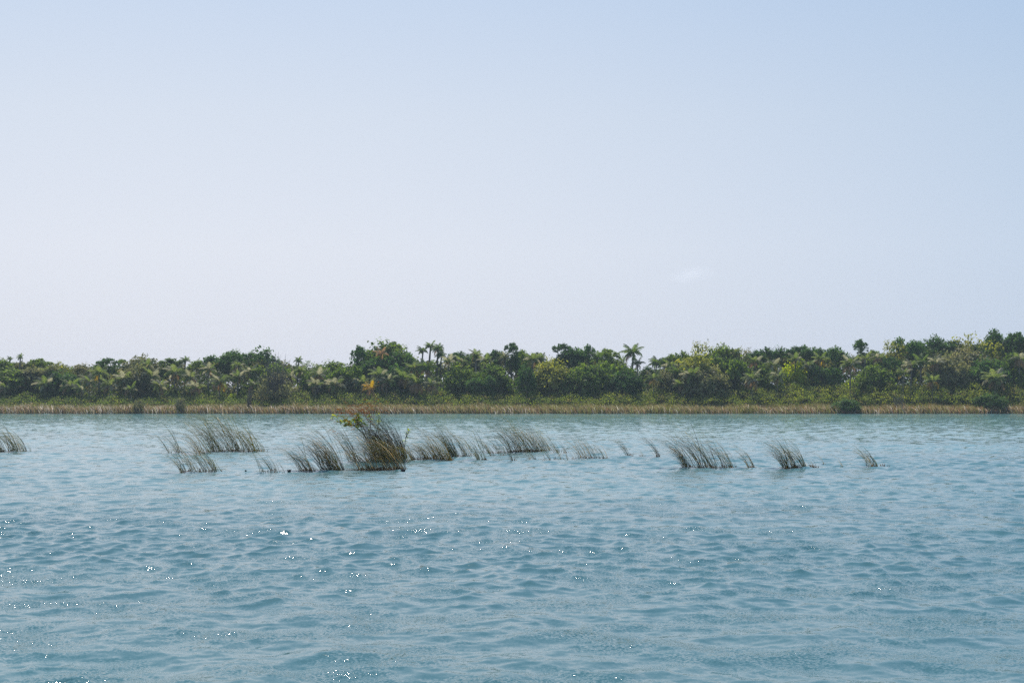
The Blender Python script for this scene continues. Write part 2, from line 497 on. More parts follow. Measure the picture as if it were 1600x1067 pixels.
M['palm_gold'] = leaf_mat('yellowing_palm_leaflets', [(0.100, 0.085, 0.024), (0.170, 0.130, 0.040), (0.235, 0.170, 0.062)], 0.35, 0.3, 0.4)
M['palm_dead'] = leaf_mat('dead_palm_leaflets', [(0.070, 0.055, 0.042), (0.120, 0.085, 0.064), (0.190, 0.145, 0.118)], 0.2, 0.2, 0.5)
M['bark'] = plain_mat('grey_bark', (0.10, 0.085, 0.065), (0.24, 0.21, 0.17), 3.0)
M['twig'] = plain_mat('dry_twig_bark', (0.09, 0.075, 0.055), (0.19, 0.16, 0.12), 3.0)

# trunks -------------------------------------------------
def tube(points, radii, sides=6):
    """tapered tube along points; returns verts, quads"""
    P = [Vector(p) for p in points]
    V, Q = [], []
    for i, p in enumerate(P):
        d = (P[min(i + 1, len(P) - 1)] - P[max(i - 1, 0)]).normalized()
        a = d.cross(Vector((0, 1, 0.01))).normalized()
        b = d.cross(a)
        for s in range(sides):
            t = 2 * math.pi * s / sides
            V.append(tuple(p + (a * math.cos(t) + b * math.sin(t)) * radii[i]))
    for i in range(len(P) - 1):
        for s in range(sides):
            t = (s + 1) % sides
            Q.append((i * sides + s, i * sides + t, (i + 1) * sides + t, (i + 1) * sides + s))
    return V, Q

def join_tubes(tubes):
    V, Q = [], []
    for v, q in tubes:
        n = len(V); V += v; Q += [tuple(k + n for k in f) for f in q]
    return V, Q

def trunk_mesh(seed):
    r = random.Random(seed)
    tb = []
    lean = r.uniform(-.06, .02)
    main = [(0, 0, -0.05), (lean * .5, 0, .25), (lean, r.uniform(-.02, .02), .5), (lean * 1.2, 0, .85)]
    tb.append(tube(main, [.035, .026, .021, .006]))
    for i in range(6):
        z = r.uniform(.28, .62); a = r.random() * 6.283; l = r.uniform(.18, .34)
        s = Vector((lean * z * 1.6, 0, z)); e = s + Vector((math.cos(a) * l, math.sin(a) * l, l * r.uniform(.5, 1)))
        m = (s + e) / 2 + Vector((0, 0, -.02))
        tb.append(tube([s, m, e], [.014, .009, .003], 5))
    V, Q = join_tubes(tb)
    return make_mesh('tree_trunk', V, quads=Q, mat=M['bark'], smooth=True)
TRUNKS = [trunk_mesh(s) for s in (1, 2, 3)]

# crown templates: shape x colour made on demand ----------------
SHAPES = {
    'dome': dict(kind='dome', n=16, n_clumps=420, per=16, cr=0.030, leaf=0.020),
    'dome2': dict(kind='dome', n=22, n_clumps=420, per=16, cr=0.028, leaf=0.019),
    'lobed': dict(kind='lobed', n=20, n_clumps=330, per=18, cr=0.030, leaf=0.021),
    'lobed2': dict(kind='lobed', n=15, n_clumps=300, per=18, cr=0.028, leaf=0.021),
    'airy': dict(kind='lobed', n=24, n_clumps=300, per=13, cr=0.034, leaf=0.015, open_=0.22),
    'flat': dict(kind='flat', n=12, n_clumps=190, per=16, cr=0.034, leaf=0.026),
    'sweep': dict(kind='sweep', n=34, n_clumps=560, per=16, cr=0.026, leaf=0.016),
    'bush': dict(kind='bush', n=16, n_clumps=380, per=15, cr=0.034, leaf=0.022),
    'bush2': dict(kind='bush', n=22, n_clumps=380, per=15, cr=0.030, leaf=0.020),
}
_crowns = {}
def crown(shape, colour):
    k = (shape, colour)
    if k not in _crowns:
        s = SHAPES[shape]
        seed = list(SHAPES).index(shape) * 7 + 5
        base = next((v for (a, b), v in _crowns.items() if a == shape), None)
        if base is None:
            me = crown_mesh('crown_leaves', seed, lobe_set(seed, s['n'], s['kind']), s['n_clumps'], s['per'], s['cr'], s['leaf'], M[colour], open_=s.get('open_', 0))
        else:
            me = base.copy(); me.materials.clear(); me.materials.append(M[colour])
        _crowns[k] = me
    return _crowns[k]

# palm fronds ---------------------------------------------------
def frond_mesh(seed, droop, mat, hang=0.5, nl=22):
    """unit-long frond arching along +X: rachis and two rows of drooping leaflets"""
    rng = np.random.default_rng(seed)
    S = np.linspace(0, 1, 9)
    ang = rad(28) - droop * S ** 1.3
    x = np.concatenate([[0], np.cumsum(np.cos(ang[:-1]) / 8)]); z = np.concatenate([[0], np.cumsum(np.sin(ang[:-1]) / 8)])
    V, Q = tube([(x[i], 0, z[i]) for i in range(9)], list(np.linspace(.014, .004, 9)), 3)
    V = [tuple(v) for v in V]; tone = [0.75] * len(V); tris = []
    for i in range(nl):
        s = 0.14 + 0.86 * (i + .5) / nl
        px, pz = np.interp(s, S, x), np.interp(s, S, z)
        an = np.interp(s, S, ang)
        ln = 0.26 * math.sin(math.pi * min(1, 0.18 + 0.80 * s)) ** 0.7 + 0.05
        for side in (-1, 1):
            f = 0.55 + rng.uniform(-.12, .12)
            d = np.array([f * math.cos(an), side * (1 - f * .35), f * math.sin(an) - hang * rng.uniform(.7, 1.3)])
            d /= np.linalg.norm(d)
            w = np.array([math.cos(an), 0, math.sin(an)]) * 0.019
            p = np.array([px, 0, pz]); l = ln * rng.uniform(.85, 1.1)
            mid = p + d * l * .5; end = p + d * l + np.array([0, 0, -0.10 * l * hang * 2])
            n = len(V)
            V += [tuple(p - w), tuple(p + w), tuple(mid + w), tuple(mid - w), tuple(end)]
            Q.append((n, n + 1, n + 2, n + 3)); tris.append((n + 3, n + 2, n + 4))
            tone += [float(np.clip(0.5 + rng.normal(0, .2), 0, 1))] * 5
    return make_mesh('palm_frond', V, quads=Q, tris=tris, mat=mat, attrs={'tone': tone})

DROOPS = [0.9, 1.4, 1.9, 2.4]
FRONDS = {}
for mk in ('palm', 'palm_dark', 'palm_pale', 'palm_gold', 'palm_dead'):
    FRONDS[mk] = [frond_mesh(11 + i, d, M[mk], hang=0.35 + 0.15 * i) for i, d in enumerate(DROOPS)]

def palm_trunk_mesh():
    r = random.Random(9)
    pts, rr = [], []
    for i in range(12):
        t = i / 11
        pts.append((-0.05 * math.sin(t * 2.6), 0, t)); rr.append(0.020 * (1.25 - .6 * t) * (1.08 if i % 2 else 0.95))
    V, Q = tube(pts, rr, 7)
    return make_mesh('palm_trunk', V, quads=Q, mat=M['bark'], smooth=True)
PALM_TRUNK = palm_trunk_mesh()

def bare_bush_mesh(seed, n=90, spread=0.42, up=1.0):
    r = random.Random(seed)
    tb = []
    for i in range(n):
        a = r.random() * 6.283; l = r.uniform(.45, 1.0) * up; sp = spread * r.random() ** 0.7
        s = Vector((r.uniform(-.04, .04), r.uniform(-.04, .04), 0))
        e = Vector((math.cos(a) * sp, math.sin(a) * sp, l * (1 - 0.35 * sp)))
        m = s.lerp(e, .5) + Vector((math.cos(a) * .03, math.sin(a) * .03, .04))
        tb.append(tube([s, m, e], [.008, .0045, .0015], 3))
        for k in range(5):
            t = r.uniform(.35, .95); b = s.lerp(e, t)
            dd = Vector((r.uniform(-1, .6), r.uniform(-1, 1), r.uniform(.1, 1))).normalized() * r.uniform(.06, .17)
            tb.append(tube([b, b + dd * .6, b + dd + Vector((-.02, 0, -.01))], [.004, .0025, .001], 3))
    V, Q = join_tubes(tb)
    return make_mesh('bare_twigs', V, quads=Q, mat=M['twig'])
BARE = [bare_bush_mesh(5), bare_bush_mesh(8, 60, .5)]

# ------------------------------------------------------------------ far shore vegetation: placement
rnd = random.Random(42)
REG = []      # (root, row, species phrase, look, px) for the labels

def add_tree(px, top, w, hfrac, shape, colour, Y, row, look, name='broadleaf_tree', cat='tree', group=None):
    """crown w pixels wide whose top stands in row top; hfrac: crown height over width"""
    x, y, ztop = wpos(px, top, Y)
    W = w / FPX * Y
    gz = ground_z(x, y)
    ch = min(W * hfrac * 1.3, (ztop - gz) * 0.97)
    root = obj(name, None, loc=(x, y, gz)); root.empty_display_size = 0.3
    hh = ztop - gz
    a = rnd.uniform(-.25, .25) if shape == 'sweep' else rnd.random() * 6.283
    t = obj('trunk', TRUNKS[rnd.randrange(3)], root, scale=(hh * .8, hh * .8, hh * .97), rot=(0, 0, rnd.random() * 6.283))
    c = obj('crown', crown(shape, colour), root, loc=(0, 0, hh - ch * 0.97), scale=(W * 1.05, W * 1.05, ch), rot=(0, 0, a))
    REG.append((root, row, cat, look, px, top, group))
    return root

def add_bush(px, top, w, bottom, shape, colour, Y, row, look, group=None):
    x, y, ztop = wpos(px, top, Y)
    W = w / FPX * Y
    gz = ground_z(x, y)
    hh = ztop - gz
    root = obj('shrub', None, loc=(x, y, gz)); root.empty_display_size = 0.3
    obj('stem', BARE[rnd.randrange(2)], root, scale=(W * .8, W * .8, hh * .8), rot=(0, 0, rnd.random() * 6.283))
    obj('foliage', crown(shape, colour), root, loc=(0, 0, 0), scale=(W * 1.05, W * 1.05, hh * 1.08), rot=(0, 0, rnd.random() * 6.283))
    REG.append((root, row, 'shrub', look, px, top, group))
    return root

def add_palm(px, cy, r, Y, row, mk='palm', look='green', n=17, wind=0.35, dead=2, low=False, group='coconut palms along the far shore'):
    """crown centre in row cy, fronds r pixels long"""
    x, y, zc = wpos(px, cy, Y)
    R = r / FPX * Y
    gz = ground_z(x, y)
    root = obj('coconut_palm', None, loc=(x, y, gz)); root.empty_display_size = 0.3
    hh = zc - gz
    obj('trunk', PALM_TRUNK, root, loc=(0.05 * hh * math.sin(2.6), 0, -0.1), scale=(hh, 8, hh + 0.1) if False else (hh * 1.0, hh * 1.0, hh + 0.1))
    off = rnd.random() * 6.283
    for i in range(n):
        a = off + i * 2.39996
        d = (a - math.pi + math.pi) % (2 * math.pi) - math.pi      # angle from due left in the view plane
        d = d * (1 - wind * 0.5)
        az = math.pi + d
        lvl = i / n                                               # 0 young and upright, 1 old and hanging
        pitch = rad(42) * (1 - lvl) ** 1.1 - rad(22) * lvl
        if math.cos(az) > 0.3: pitch += rad(10) * wind * 2
        k = min(3, int(lvl * 2.4 + rnd.random() * 1.4))
        mm = mk
        if mk == 'palm' and rnd.random() < 0.38: mm = 'palm_pale'
        if i >= n - dead: mm, k, pitch = ('palm_dead' if rnd.random() < .8 else 'palm_gold') if mk != 'palm_dark' else 'palm_dead', 3, rad(-30)
        s = R * (0.82 + 0.3 * rnd.random()) * 1.32
        f = obj('frond', FRONDS[mm][k], root, loc=(0, 0, hh), rot=(rnd.uniform(-.35, .35), -pitch, az), scale=(s, s, s))
        if mm in ('palm_gold', 'palm_dead') and mk not in ('palm_gold', 'palm_dead'):
            f['label'] = 'dry yellow-brown frond'
    REG.append((root, row, 'palm', look, px, cy, group))
    return root

B0 = SHORE + 34      # skyline row
B1 = SHORE + 20      # middle rows
B2 = SHORE + 12
B3 = SHORE + 7
SK = 'skyline'
# --- skyline broadleaf trees: (px, top row, width, height ratio, shape, colour, extra depth, look)
for px, top, w, hf, sh, co, dy, look in [
    (-70, 566, 70, .6, 'dome', 'mid', 8, 'rounded dull green'),
    (-22, 563, 60, .6, 'lobed', 'mid', 4, 'uneven green'),
    (4, 563, 44, .7, 'dome2', 'mid', 0, 'low rounded dull green'),
    (30, 566, 40, .7, 'lobed', 'brown', 4, 'brownish green'),
    (64, 562, 44, .7, 'lobed2', 'mid', 2, 'bumpy mid green'),
    (98, 567, 46, .7, 'airy', 'olive', 0, 'thin olive'),
    (128, 570, 36, .8, 'dome2', 'brown', 3, 'low brownish'),
    (166, 561, 36, .8, 'lobed2', 'dark', 0, 'dark broken-topped'),
    (186, 562, 22, .9, 'flat', 'mid', 4, 'small ragged green'),
    (225, 558, 66, .6, 'dome', 'brown', 3, 'broad domed brown-green'),
    (268, 561, 32, .8, 'lobed2', 'mid', 0, 'small lumpy green'),
    (310, 564, 34, .7, 'dome2', 'mid', 4, 'low dark green'),
    (345, 553, 46, .7, 'lobed', 'dark', 2, 'dark bumpy'),
    (364, 549, 34, .9, 'dome2', 'dark', 0, 'dark rounded'),
    (403, 547, 62, .75, 'dome', 'dark', 3, 'big dark green domed'),
    (442, 564, 36, .8, 'airy', 'brown', 6, 'thin brownish'),
    (488, 565, 34, .8, 'airy', 'mid', 0, 'thin-leaved green'),
    (522, 566, 46, .7, 'dome2', 'mid', 4, 'low domed green'),
    (560, 543, 32, 1.5, 'lobed2', 'dark', -2, 'slim dark broken-crowned'),
    (586, 560, 50, .8, 'lobed', 'dark', -5, 'dark lumpy'),
    (606, 536, 78, .72, 'dome2', 'mid', 2, 'tall round'),
    (636, 551, 52, .9, 'sweep', 'dark', 0, 'dark tree sloping down to the right, leafy'),
    (712, 553, 34, 1.0, 'lobed2', 'dark', 0, 'dark lumpy'),
    (736, 552, 36, 1.0, 'lobed', 'dark', 2, 'dark green bumpy'),
    (772, 549, 36, 1.0, 'lobed2', 'dark', 0, 'dark uneven'),
    (801, 537, 24, 1.3, 'lobed2', 'dark', -3, 'tall slim flat-topped'),
    (822, 550, 36, 1.0, 'lobed', 'mid', 3, 'green lumpy'),
    (852, 554, 34, .9, 'airy', 'olive', 1, 'thin olive'),
    (878, 538, 26, 1.0, 'lobed2', 'dark', 0, 'dark tufted'),
    (902, 543, 46, 1.0, 'lobed', 'dark', 1, 'big dark irregular'),
    (948, 547, 40, .9, 'lobed2', 'mid', 0, 'green broken-topped'),
    (968, 556, 26, 1.0, 'airy', 'mid', 3, 'small thin green'),
    (1012, 574, 24, 1.0, 'dome2', 'dark', 2, 'low dark'),
    (1040, 561, 34, .9, 'lobed2', 'dark', 2, 'dark green lumpy'),
    (1062, 552, 38, 1.0, 'lobed', 'mid', 0, 'mid green stepped'),
    (1101, 536, 62, .8, 'airy', 'olive', 0, 'tall airy pale olive'),
    (1130, 543, 60, .9, 'dome2', 'mid', -2, 'large rounded green'),
    (1164, 545, 44, .9, 'airy', 'brown', 2, 'thin brown-topped'),
    (1196, 546, 40, .9, 'lobed', 'dark', 0, 'dark rounded lumpy'),
    (1222, 545, 36, 1.0, 'dome2', 'dark', 2, 'dark domed'),
    (1246, 543, 34, 1.0, 'lobed2', 'dark', -1, 'dark bumpy'),
    (1270, 542, 40, 1.0, 'lobed', 'dark', 2, 'dark tufted-topped'),
    (1304, 544, 42, .9, 'dome2', 'dark', 0, 'broad dark'),
    (1345, 532, 26, 1.3, 'lobed2', 'dark', -2, 'slim tall tufted'),
    (1362, 549, 32, 1.0, 'lobed2', 'mid', 1, 'lumpy green'),
    (1396, 533, 40, 1.1, 'airy', 'olive', 0, 'tall pale airy'),
    (1428, 531, 50, 1.0, 'lobed', 'dark', 1, 'big dark lumpy'),
    (1462, 528, 46, 1.0, 'dome2', 'dark', 3, 'tall dark domed'),
    (1490, 534, 36, 1.1, 'lobed2', 'dark', 0, 'dark irregular'),
    (1530, 525, 70, .95, 'airy', 'olive', -1, 'broad airy olive'),
    (1512, 545, 74, .8, 'dome', 'brown', -5, 'wide domed brown-olive'),
    (1566, 519, 46, 1.1, 'lobed', 'dark', 2, 'dark topmost'),
    (1592, 522, 44, 1.1, 'lobed2', 'dark', 0, 'dark high'),
    (1640, 519, 70, .9, 'dome', 'dark', 3, 'dark domed'),
    (1700, 522, 70, .9, 'lobed', 'mid', 3, 'green lumpy'),
]:
    add_tree(px, top, w, hf, sh, co, B0 + dy, SK, look)

# --- second broadleaf row, below the skyline
MID = 'middle row'
for px, top, w, hf, sh, co, dy, look in [
    (20, 578, 60, .6, 'dome2', 'mid', 0, 'dull green rounded'),
    (60, 574, 56, .6, 'lobed', 'brown', 3, 'brownish uneven'),
    (98, 582, 50, .7, 'dome', 'dark', -1, 'dark rounded'),
    (215, 574, 60, .7, 'dome2', 'brown', 0, 'brown-green domed'),
    (420, 570, 50, .8, 'lobed', 'mid', 0, 'green lumpy'),
    (500, 578, 52, .7, 'dome', 'mid', 2, 'round mid green'),
    (545, 574, 44, .9, 'lobed', 'mid', 0, 'green uneven'),
    (620, 574, 60, .8, 'dome2', 'dark', 0, 'dark shadowed'),
    (720, 572, 52, .9, 'dome', 'mid', 0, 'broad leafy green'),
    (770, 572, 56, .9, 'dome2', 'mid', -2, 'bright leafy green'),
    (752, 590, 40, .8, 'lobed', 'dark', -5, 'small dark'),
    (822, 572, 30, 1.4, 'dome', 'dark', -6, 'column-shaped dark'),
    (862, 566, 60, .8, 'dome2', 'olive', -2, 'olive green rounded'),
    (905, 572, 60, .8, 'dome', 'mid', -3, 'wide green domed'),
    (950, 568, 60, .8, 'lobed', 'mid', -1, 'wide leafy green'),
    (978, 580, 48, .8, 'dome2', 'dark', -4, 'dark leafy'),
    (1042, 580, 38, .8, 'dome', 'brown', -4, 'small round brown'),
    (1088, 557, 66, .8, 'dome2', 'olive', -2, 'broad sunlit olive'),
    (1100, 574, 70, .7, 'dome', 'brown', -6, 'wide brownish'),
    (1145, 560, 56, .9, 'lobed', 'mid', 0, 'green irregular'),
    (1188, 572, 46, .9, 'lobed2', 'mid', 2, 'small uneven green'),
    (1290, 572, 50, .9, 'lobed', 'dark', 2, 'dark uneven'),
    (1366, 572, 56, .8, 'dome2', 'mid', -3, 'rounded mid green'),
    (1388, 560, 44, .9, 'lobed2', 'dark', 1, 'dark lumpy'),
    (1480, 556, 66, .8, 'dome', 'brown', -1, 'wide brown-green'),
    (1545, 562, 60, .8, 'dome2', 'dark', -2, 'dark domed'),
    (1598, 556, 54, .9, 'lobed', 'mid', 0, 'edge green'),
]:
    add_tree(px, top, w, hf, sh, co, B1 + dy, MID, look)

# --- coconut palms: skyline ones
for px, cy, r, mk, look, n, dead, dy in [
    (16, 561, 6, 'palm_dark', 'small dark windblown', 11, 0, 2),
    (32, 559, 7, 'palm_dark', 'dark windblown', 12, 0, 0),
    (290, 564, 9, 'palm_dark', 'dark upright', 14, 0, 0),
    (467, 564, 8, 'palm_dark', 'dark spiky', 14, 0, 0),
    (661, 549, 10, 'palm_dark', 'slender star-shaped', 14, 0, 2),
    (673, 542, 10, 'palm_dark', 'tallest windswept', 15, 0, 3),
    (685, 546, 11, 'palm_dark', 'tall dark shaggy', 18, 1, 1),
    (690, 556, 10, 'palm_dark', 'shorter dark shaggy', 16, 1, 0),
    (745, 556, 12, 'palm', 'broad windswept', 17, 1, -4),
    (790, 560, 13, 'palm', 'leaning green', 16, 1, -4),
    (833, 563, 14, 'palm', 'green shaggy', 17, 1, -6),
    (846, 560, 10, 'palm_dark', 'small dark', 14, 0, 0),
    (934, 560, 12, 'palm_dark', 'dark drooping', 16, 0, -6),
    (990, 553, 17, 'palm_dark', 'lone tall long-fronded', 18, 1, -6),
    (997, 569, 11, 'palm_dark', 'short dark leaning', 13, 2, -8),
    (1026, 568, 13, 'palm_dark', 'dark drooping', 15, 0, -5),
    (1151, 551, 11, 'palm', 'brown-tipped', 15, 4, -4),
    (1480, 560, 9, 'palm_dark', 'dark half-hidden', 12, 0, -6),
]:
    add_palm(px, cy, r, B0 + dy, SK, mk, look, n, 0.35, dead)

# --- coconut palms standing lower down
PL = 'middle row'
for px, cy, r, mk, look, n, dead, dy in [
    (-40, 590, 17, 'palm', 'green', 15, 1, 0), (-12, 600, 16, 'palm', 'green', 15, 1, -3),
    (12, 592, 17, 'palm', 'green spreading', 16, 1, 0),
    (8, 607, 13, 'palm', 'low green', 14, 1, -5),
    (71, 602, 17, 'palm', 'pale-fronded', 17, 1, -4),
    (78, 583, 13, 'palm', 'dull green', 14, 1, 1),
    (111, 605, 16, 'palm', 'spreading silvery', 17, 1, -5),
    (140, 598, 16, 'palm', 'full green', 17, 1, -4),
    (128, 610, 12, 'palm', 'low dull', 13, 1, -7),
    (156, 584, 16, 'palm', 'silvery', 17, 1, 0),
    (172, 604, 16, 'palm', 'broad green', 17, 1, -4),
    (196, 597, 17, 'palm', 'full silvery', 18, 1, -3),
    (205, 609, 12, 'palm', 'low grey-green', 13, 1, -7),
    (230, 572, 13, 'palm', 'high green', 16, 1, 2),
    (237, 590, 17, 'palm', 'large green', 18, 1, -1),
    (250, 604, 14, 'palm', 'low green', 15, 1, -6),
    (274, 584, 16, 'palm', 'pale-tipped', 17, 2, 0),
    (298, 591, 16, 'palm', 'green shaggy', 17, 2, -2),
    (306, 606, 14, 'palm', 'low brown-fronded', 15, 4, -6),
    (327, 578, 13, 'palm', 'high silvery', 16, 1, 1),
    (344, 598, 18, 'palm', 'yellow-green', 18, 4, -5),
    (373, 572, 12, 'palm', 'high green', 15, 1, 1),
    (372, 590, 14, 'palm', 'green drooping', 16, 1, -3),
    (392, 583, 15, 'palm', 'shaggy green', 16, 1, -1),
    (398, 602, 13, 'palm', 'low green', 14, 1, -6),
    (452, 590, 13, 'palm', 'green drooping', 15, 1, 0),
    (470, 580, 12, 'palm', 'small green', 15, 1, 2),
    (498, 588, 15, 'palm', 'orange-fronded', 16, 4, -2),
    (494, 602, 14, 'palm', 'low silvery', 15, 1, -6),
    (524, 602, 17, 'palm', 'broad silvery', 18, 1, -5),
    (545, 594, 15, 'palm', 'green spiky', 16, 1, -2),
    (566, 600, 15, 'palm', 'green upright', 15, 1, -4),
    (580, 608, 14, 'palm_gold', 'golden yellow low', 12, 3, -7),
    (594, 588, 18, 'palm', 'big spreading green', 19, 2, -3),
    (605, 597, 16, 'palm', 'dark-trunked green', 17, 2, -5),
    (596, 553, 11, 'palm_dead', 'orange-brown drooping', 12, 2, 8),
    (632, 592, 17, 'palm', 'orange-brown fronded', 18, 8, -4),
    (647, 578, 16, 'palm', 'full green', 18, 2, -1),
    (651, 600, 17, 'palm', 'dry-skirted', 18, 7, -6),
    (668, 576, 19, 'palm_dark', 'large dark shaggy', 20, 3, -3),
    (676, 602, 15, 'palm', 'low brown-fronded', 15, 4, -7),
    (702, 566, 13, 'palm', 'green windswept', 16, 1, 2),
    (722, 566, 12, 'palm', 'pale windswept', 16, 1, 3),
    (760, 564, 12, 'palm', 'small green', 14, 1, 3),
    (1022, 592, 14, 'palm', 'yellow-green bushy', 16, 2, -7),
    (1050, 572, 13, 'palm', 'pale arching', 15, 1, 0),
    (1058, 582, 14, 'palm_dark', 'dark upright', 15, 0, -4),
    (1062, 602, 13, 'palm', 'low bright green', 14, 2, -8),
    (1080, 588, 18, 'palm', 'large spreading green', 17, 1, -8),
    (1180, 566, 13, 'palm', 'brown-fronded', 16, 4, 0),
    (1176, 594, 17, 'palm', 'round drooping yellow-edged', 22, 5, -9),
    (1208, 572, 14, 'palm', 'pale arching', 16, 1, 1),
    (1216, 590, 16, 'palm', 'silvery', 17, 1, -4),
    (1244, 562, 13, 'palm', 'silvery', 15, 1, 2),
    (1264, 572, 13, 'palm', 'green', 15, 1, 1),
    (1282, 562, 13, 'palm', 'brown-tipped', 15, 3, 2),
    (1330, 571, 17, 'palm', 'tall shaggy with pale trunk', 19, 3, -6),
    (1352, 562, 12, 'palm', 'green', 14, 1, 2),
    (1372, 560, 13, 'palm', 'brown shaggy', 15, 4, 1),
    (1425, 572, 15, 'palm', 'pale arching', 14, 1, -3),
    (1440, 566, 14, 'palm_dark', 'upright dark', 13, 0, -2),
    (1463, 568, 15, 'palm', 'dry yellow', 16, 4, -4),
    (1458, 596, 15, 'palm', 'low yellow-green', 15, 3, -9),
    (1412, 584, 13, 'palm', 'low pale', 14, 1, -6),
    (1556, 594, 19, 'palm', 'round drooping green', 22, 3, -9),
    (1594, 562, 15, 'palm', 'pinkish brown fronded', 15, 6, -3),
    (1640, 575, 17, 'palm', 'green', 15, 1, -3),
]:
    add_palm(px, cy, r, B1 + dy, PL, mk, look, n, 0.3, dead)

# --- shrubs in front of the trees
LOW = 'front row'
for px, top, w, sh, co, dy, look in [
    (20, 613, 60, 'bush', 'mid', 3, 'dull green'), (62, 611, 60, 'bush2', 'mid', 3, 'low green'),
    (110, 616, 54, 'bush', 'mid', 2, 'small grey-green'), (232, 614, 50, 'bush2', 'mid', 2, 'low mid green'),
    (270, 612, 50, 'bush', 'mid', 3, 'rounded green'), (330, 614, 50, 'bush2', 'mid', 3, 'green'),
    (366, 618, 40, 'bush', 'lime', 1, 'bright yellow-green'), (388, 606, 40, 'bush2', 'mid', 4, 'taller green'),
    (470, 614, 44, 'bush', 'mid', 3, 'green'), (510, 616, 50, 'bush2', 'lime', 2, 'yellow-green'),
    (550, 613, 50, 'bush', 'lime', 2, 'bright green'), (612, 612, 56, 'bush2', 'mid', 3, 'mid green'),
    (660, 614, 50, 'bush', 'mid', 2, 'low leafy'), (618, 600, 14, 'bush', 'lime', 6, 'tiny lemon-green'),
    (704, 606, 50, 'bush2', 'mid', 3, 'leafy green'), (742, 604, 46, 'bush', 'mid', 3, 'rounded leafy'),
    (786, 600, 56, 'bush2', 'mid', 4, 'large leafy'), (832, 604, 46, 'bush', 'mid', 3, 'green bumpy'),
    (868, 598, 50, 'bush2', 'mid', 4, 'dense green'), (908, 604, 48, 'bush', 'dark', 3, 'dark green'),
    (946, 600, 52, 'bush2', 'mid', 4, 'dense leafy'), (985, 608, 46, 'bush', 'mid', 3, 'low green'),
    (1030, 610, 50, 'bush2', 'lime', 3, 'pale green'), (1075, 609, 54, 'bush', 'lime', 3, 'bright lime'),
    (1100, 616, 40, 'bush2', 'lime', 1, 'low lime'), (1128, 606, 40, 'bush', 'dark', 4, 'dark green'),
    (1150, 600, 36, 'bush2', 'mid', 5, 'taller green'), (1204, 604, 44, 'bush', 'mid', 4, 'green'),
    (1245, 569, 56, 'bush', 'lime', 7, 'tall yellow-topped rounded'), (1222, 600, 50, 'bush2', 'mid', 5, 'dark green'),
    (1290, 602, 54, 'bush2', 'lime', 4, 'light green'), (1330, 598, 50, 'bush', 'lime', 4, 'yellow-green'),
    (1372, 583, 60, 'bush2', 'olive', 7, 'tall olive'), (1380, 600, 54, 'bush', 'lime', 4, 'sunny green'),
    (1420, 600, 50, 'bush2', 'mid', 4, 'green'), (1456, 606, 50, 'bush', 'lime', 3, 'low yellow-green'),
    (1500, 582, 60, 'bush2', 'mid', 7, 'large green'), (1500, 604, 50, 'bush', 'mid', 3, 'low green'),
    (1540, 606, 50, 'bush2', 'olive', 3, 'olive'), (1590, 600, 50, 'bush', 'brown', 4, 'brownish'),
    (1630, 600, 60, 'bush2', 'mid', 4, 'green'),
    (1322, 625, 42, 'bush', 'dark', -4, 'dark round'), (1546, 616, 46, 'bush2', 'dark', -2.5, 'spreading dark'),
]:
    Yb = B3 + dy + (10 if dy > 0 else 0)
    add_bush(px, top, w, 646, sh, co, Yb, LOW, look)

def add_bare(px, top, w, Y, look, which=0, leafy=None):
    x, y, ztop = wpos(px, top, Y)
    W = w / FPX * Y; gz = ground_z(x, y)
    root = obj('bare_shrub', None, loc=(x, y, gz)); root.empty_display_size = 0.3
    obj('twigs', BARE[which], root, scale=(W * 1.1, W * 1.1, ztop - gz), rot=(0, rad(-4), rnd.random() * 6))
    if leafy:
        obj('foliage', crown('airy', leafy[0]), root, scale=(W * leafy[1], W * leafy[1], (ztop - gz) * leafy[2]))
    REG.append((root, LOW, 'shrub', look, px, top, None))
add_bare(433, 541, 66, B3 + 5, 'tall wispy leafless grey', 0, ('brown', 1.0, 0.62))
add_bare(217, 618, 22, B3 - 5, 'small grey leafless', 1, ('brown', .8, .8))
add_bare(283, 612, 26, B3 - 5, 'thin brown leafless', 1, ('brown', .6, .7))
add_bare(388, 600, 16, B3 - 3, 'slim leafless', 0)
add_bare(1406, 610, 26, B3 - 3, 'reddish-brown leafless', 1)

# --- labels of the far shore plants
LAND = [(-60, 'the left edge of the photo'), (33, 'the two windblown skyline palms'), (167, 'the broken-topped skyline tree'),
        (290, 'the dark left skyline palm'), (433, 'the tall wispy leafless shrub'), (605, 'the tall round-headed tree'),
        (673, 'the trio of tall skyline palms'), (802, 'the slim flat-topped tree'), (890, 'the big irregular skyline tree'),
        (990, 'the lone palm beside the gap'), (1101, 'the tall airy pale tree'), (1245, 'the tall yellow-topped shrub'),
        (1345, 'the slim tufted skyline tree'), (1430, 'the big dark lumpy skyline tree'), (1566, 'the topmost dark tree at right')]
UNIQUE = {433: 'tall wispy leafless grey shrub, its bare twigs rising above the trees against the sky',
          990: 'lone tall coconut palm with long arching fronds beside the gap in the skyline',
          1322: 'dark round shrub at the waterline among the brown reeds on the right',
          1546: 'spreading dark green shrub among reddish reeds near the right end of the shore'}
ORD = ['', 'second ', 'third ', 'fourth ', 'fifth ', 'sixth ', 'seventh ', 'eighth ', 'ninth ', 'tenth ']
GROUPS = {'tree': {SK: 'broadleaf trees on the skyline', MID: 'broadleaf trees below the skyline'},
          'palm': {SK: 'coconut palms on the skyline', PL: 'coconut palms standing among the trees'},
          'shrub': {LOW: 'shrubs along the far shore'}}
ROWP = {SK: 'skyline', MID: 'below skyline', LOW: 'shore'}
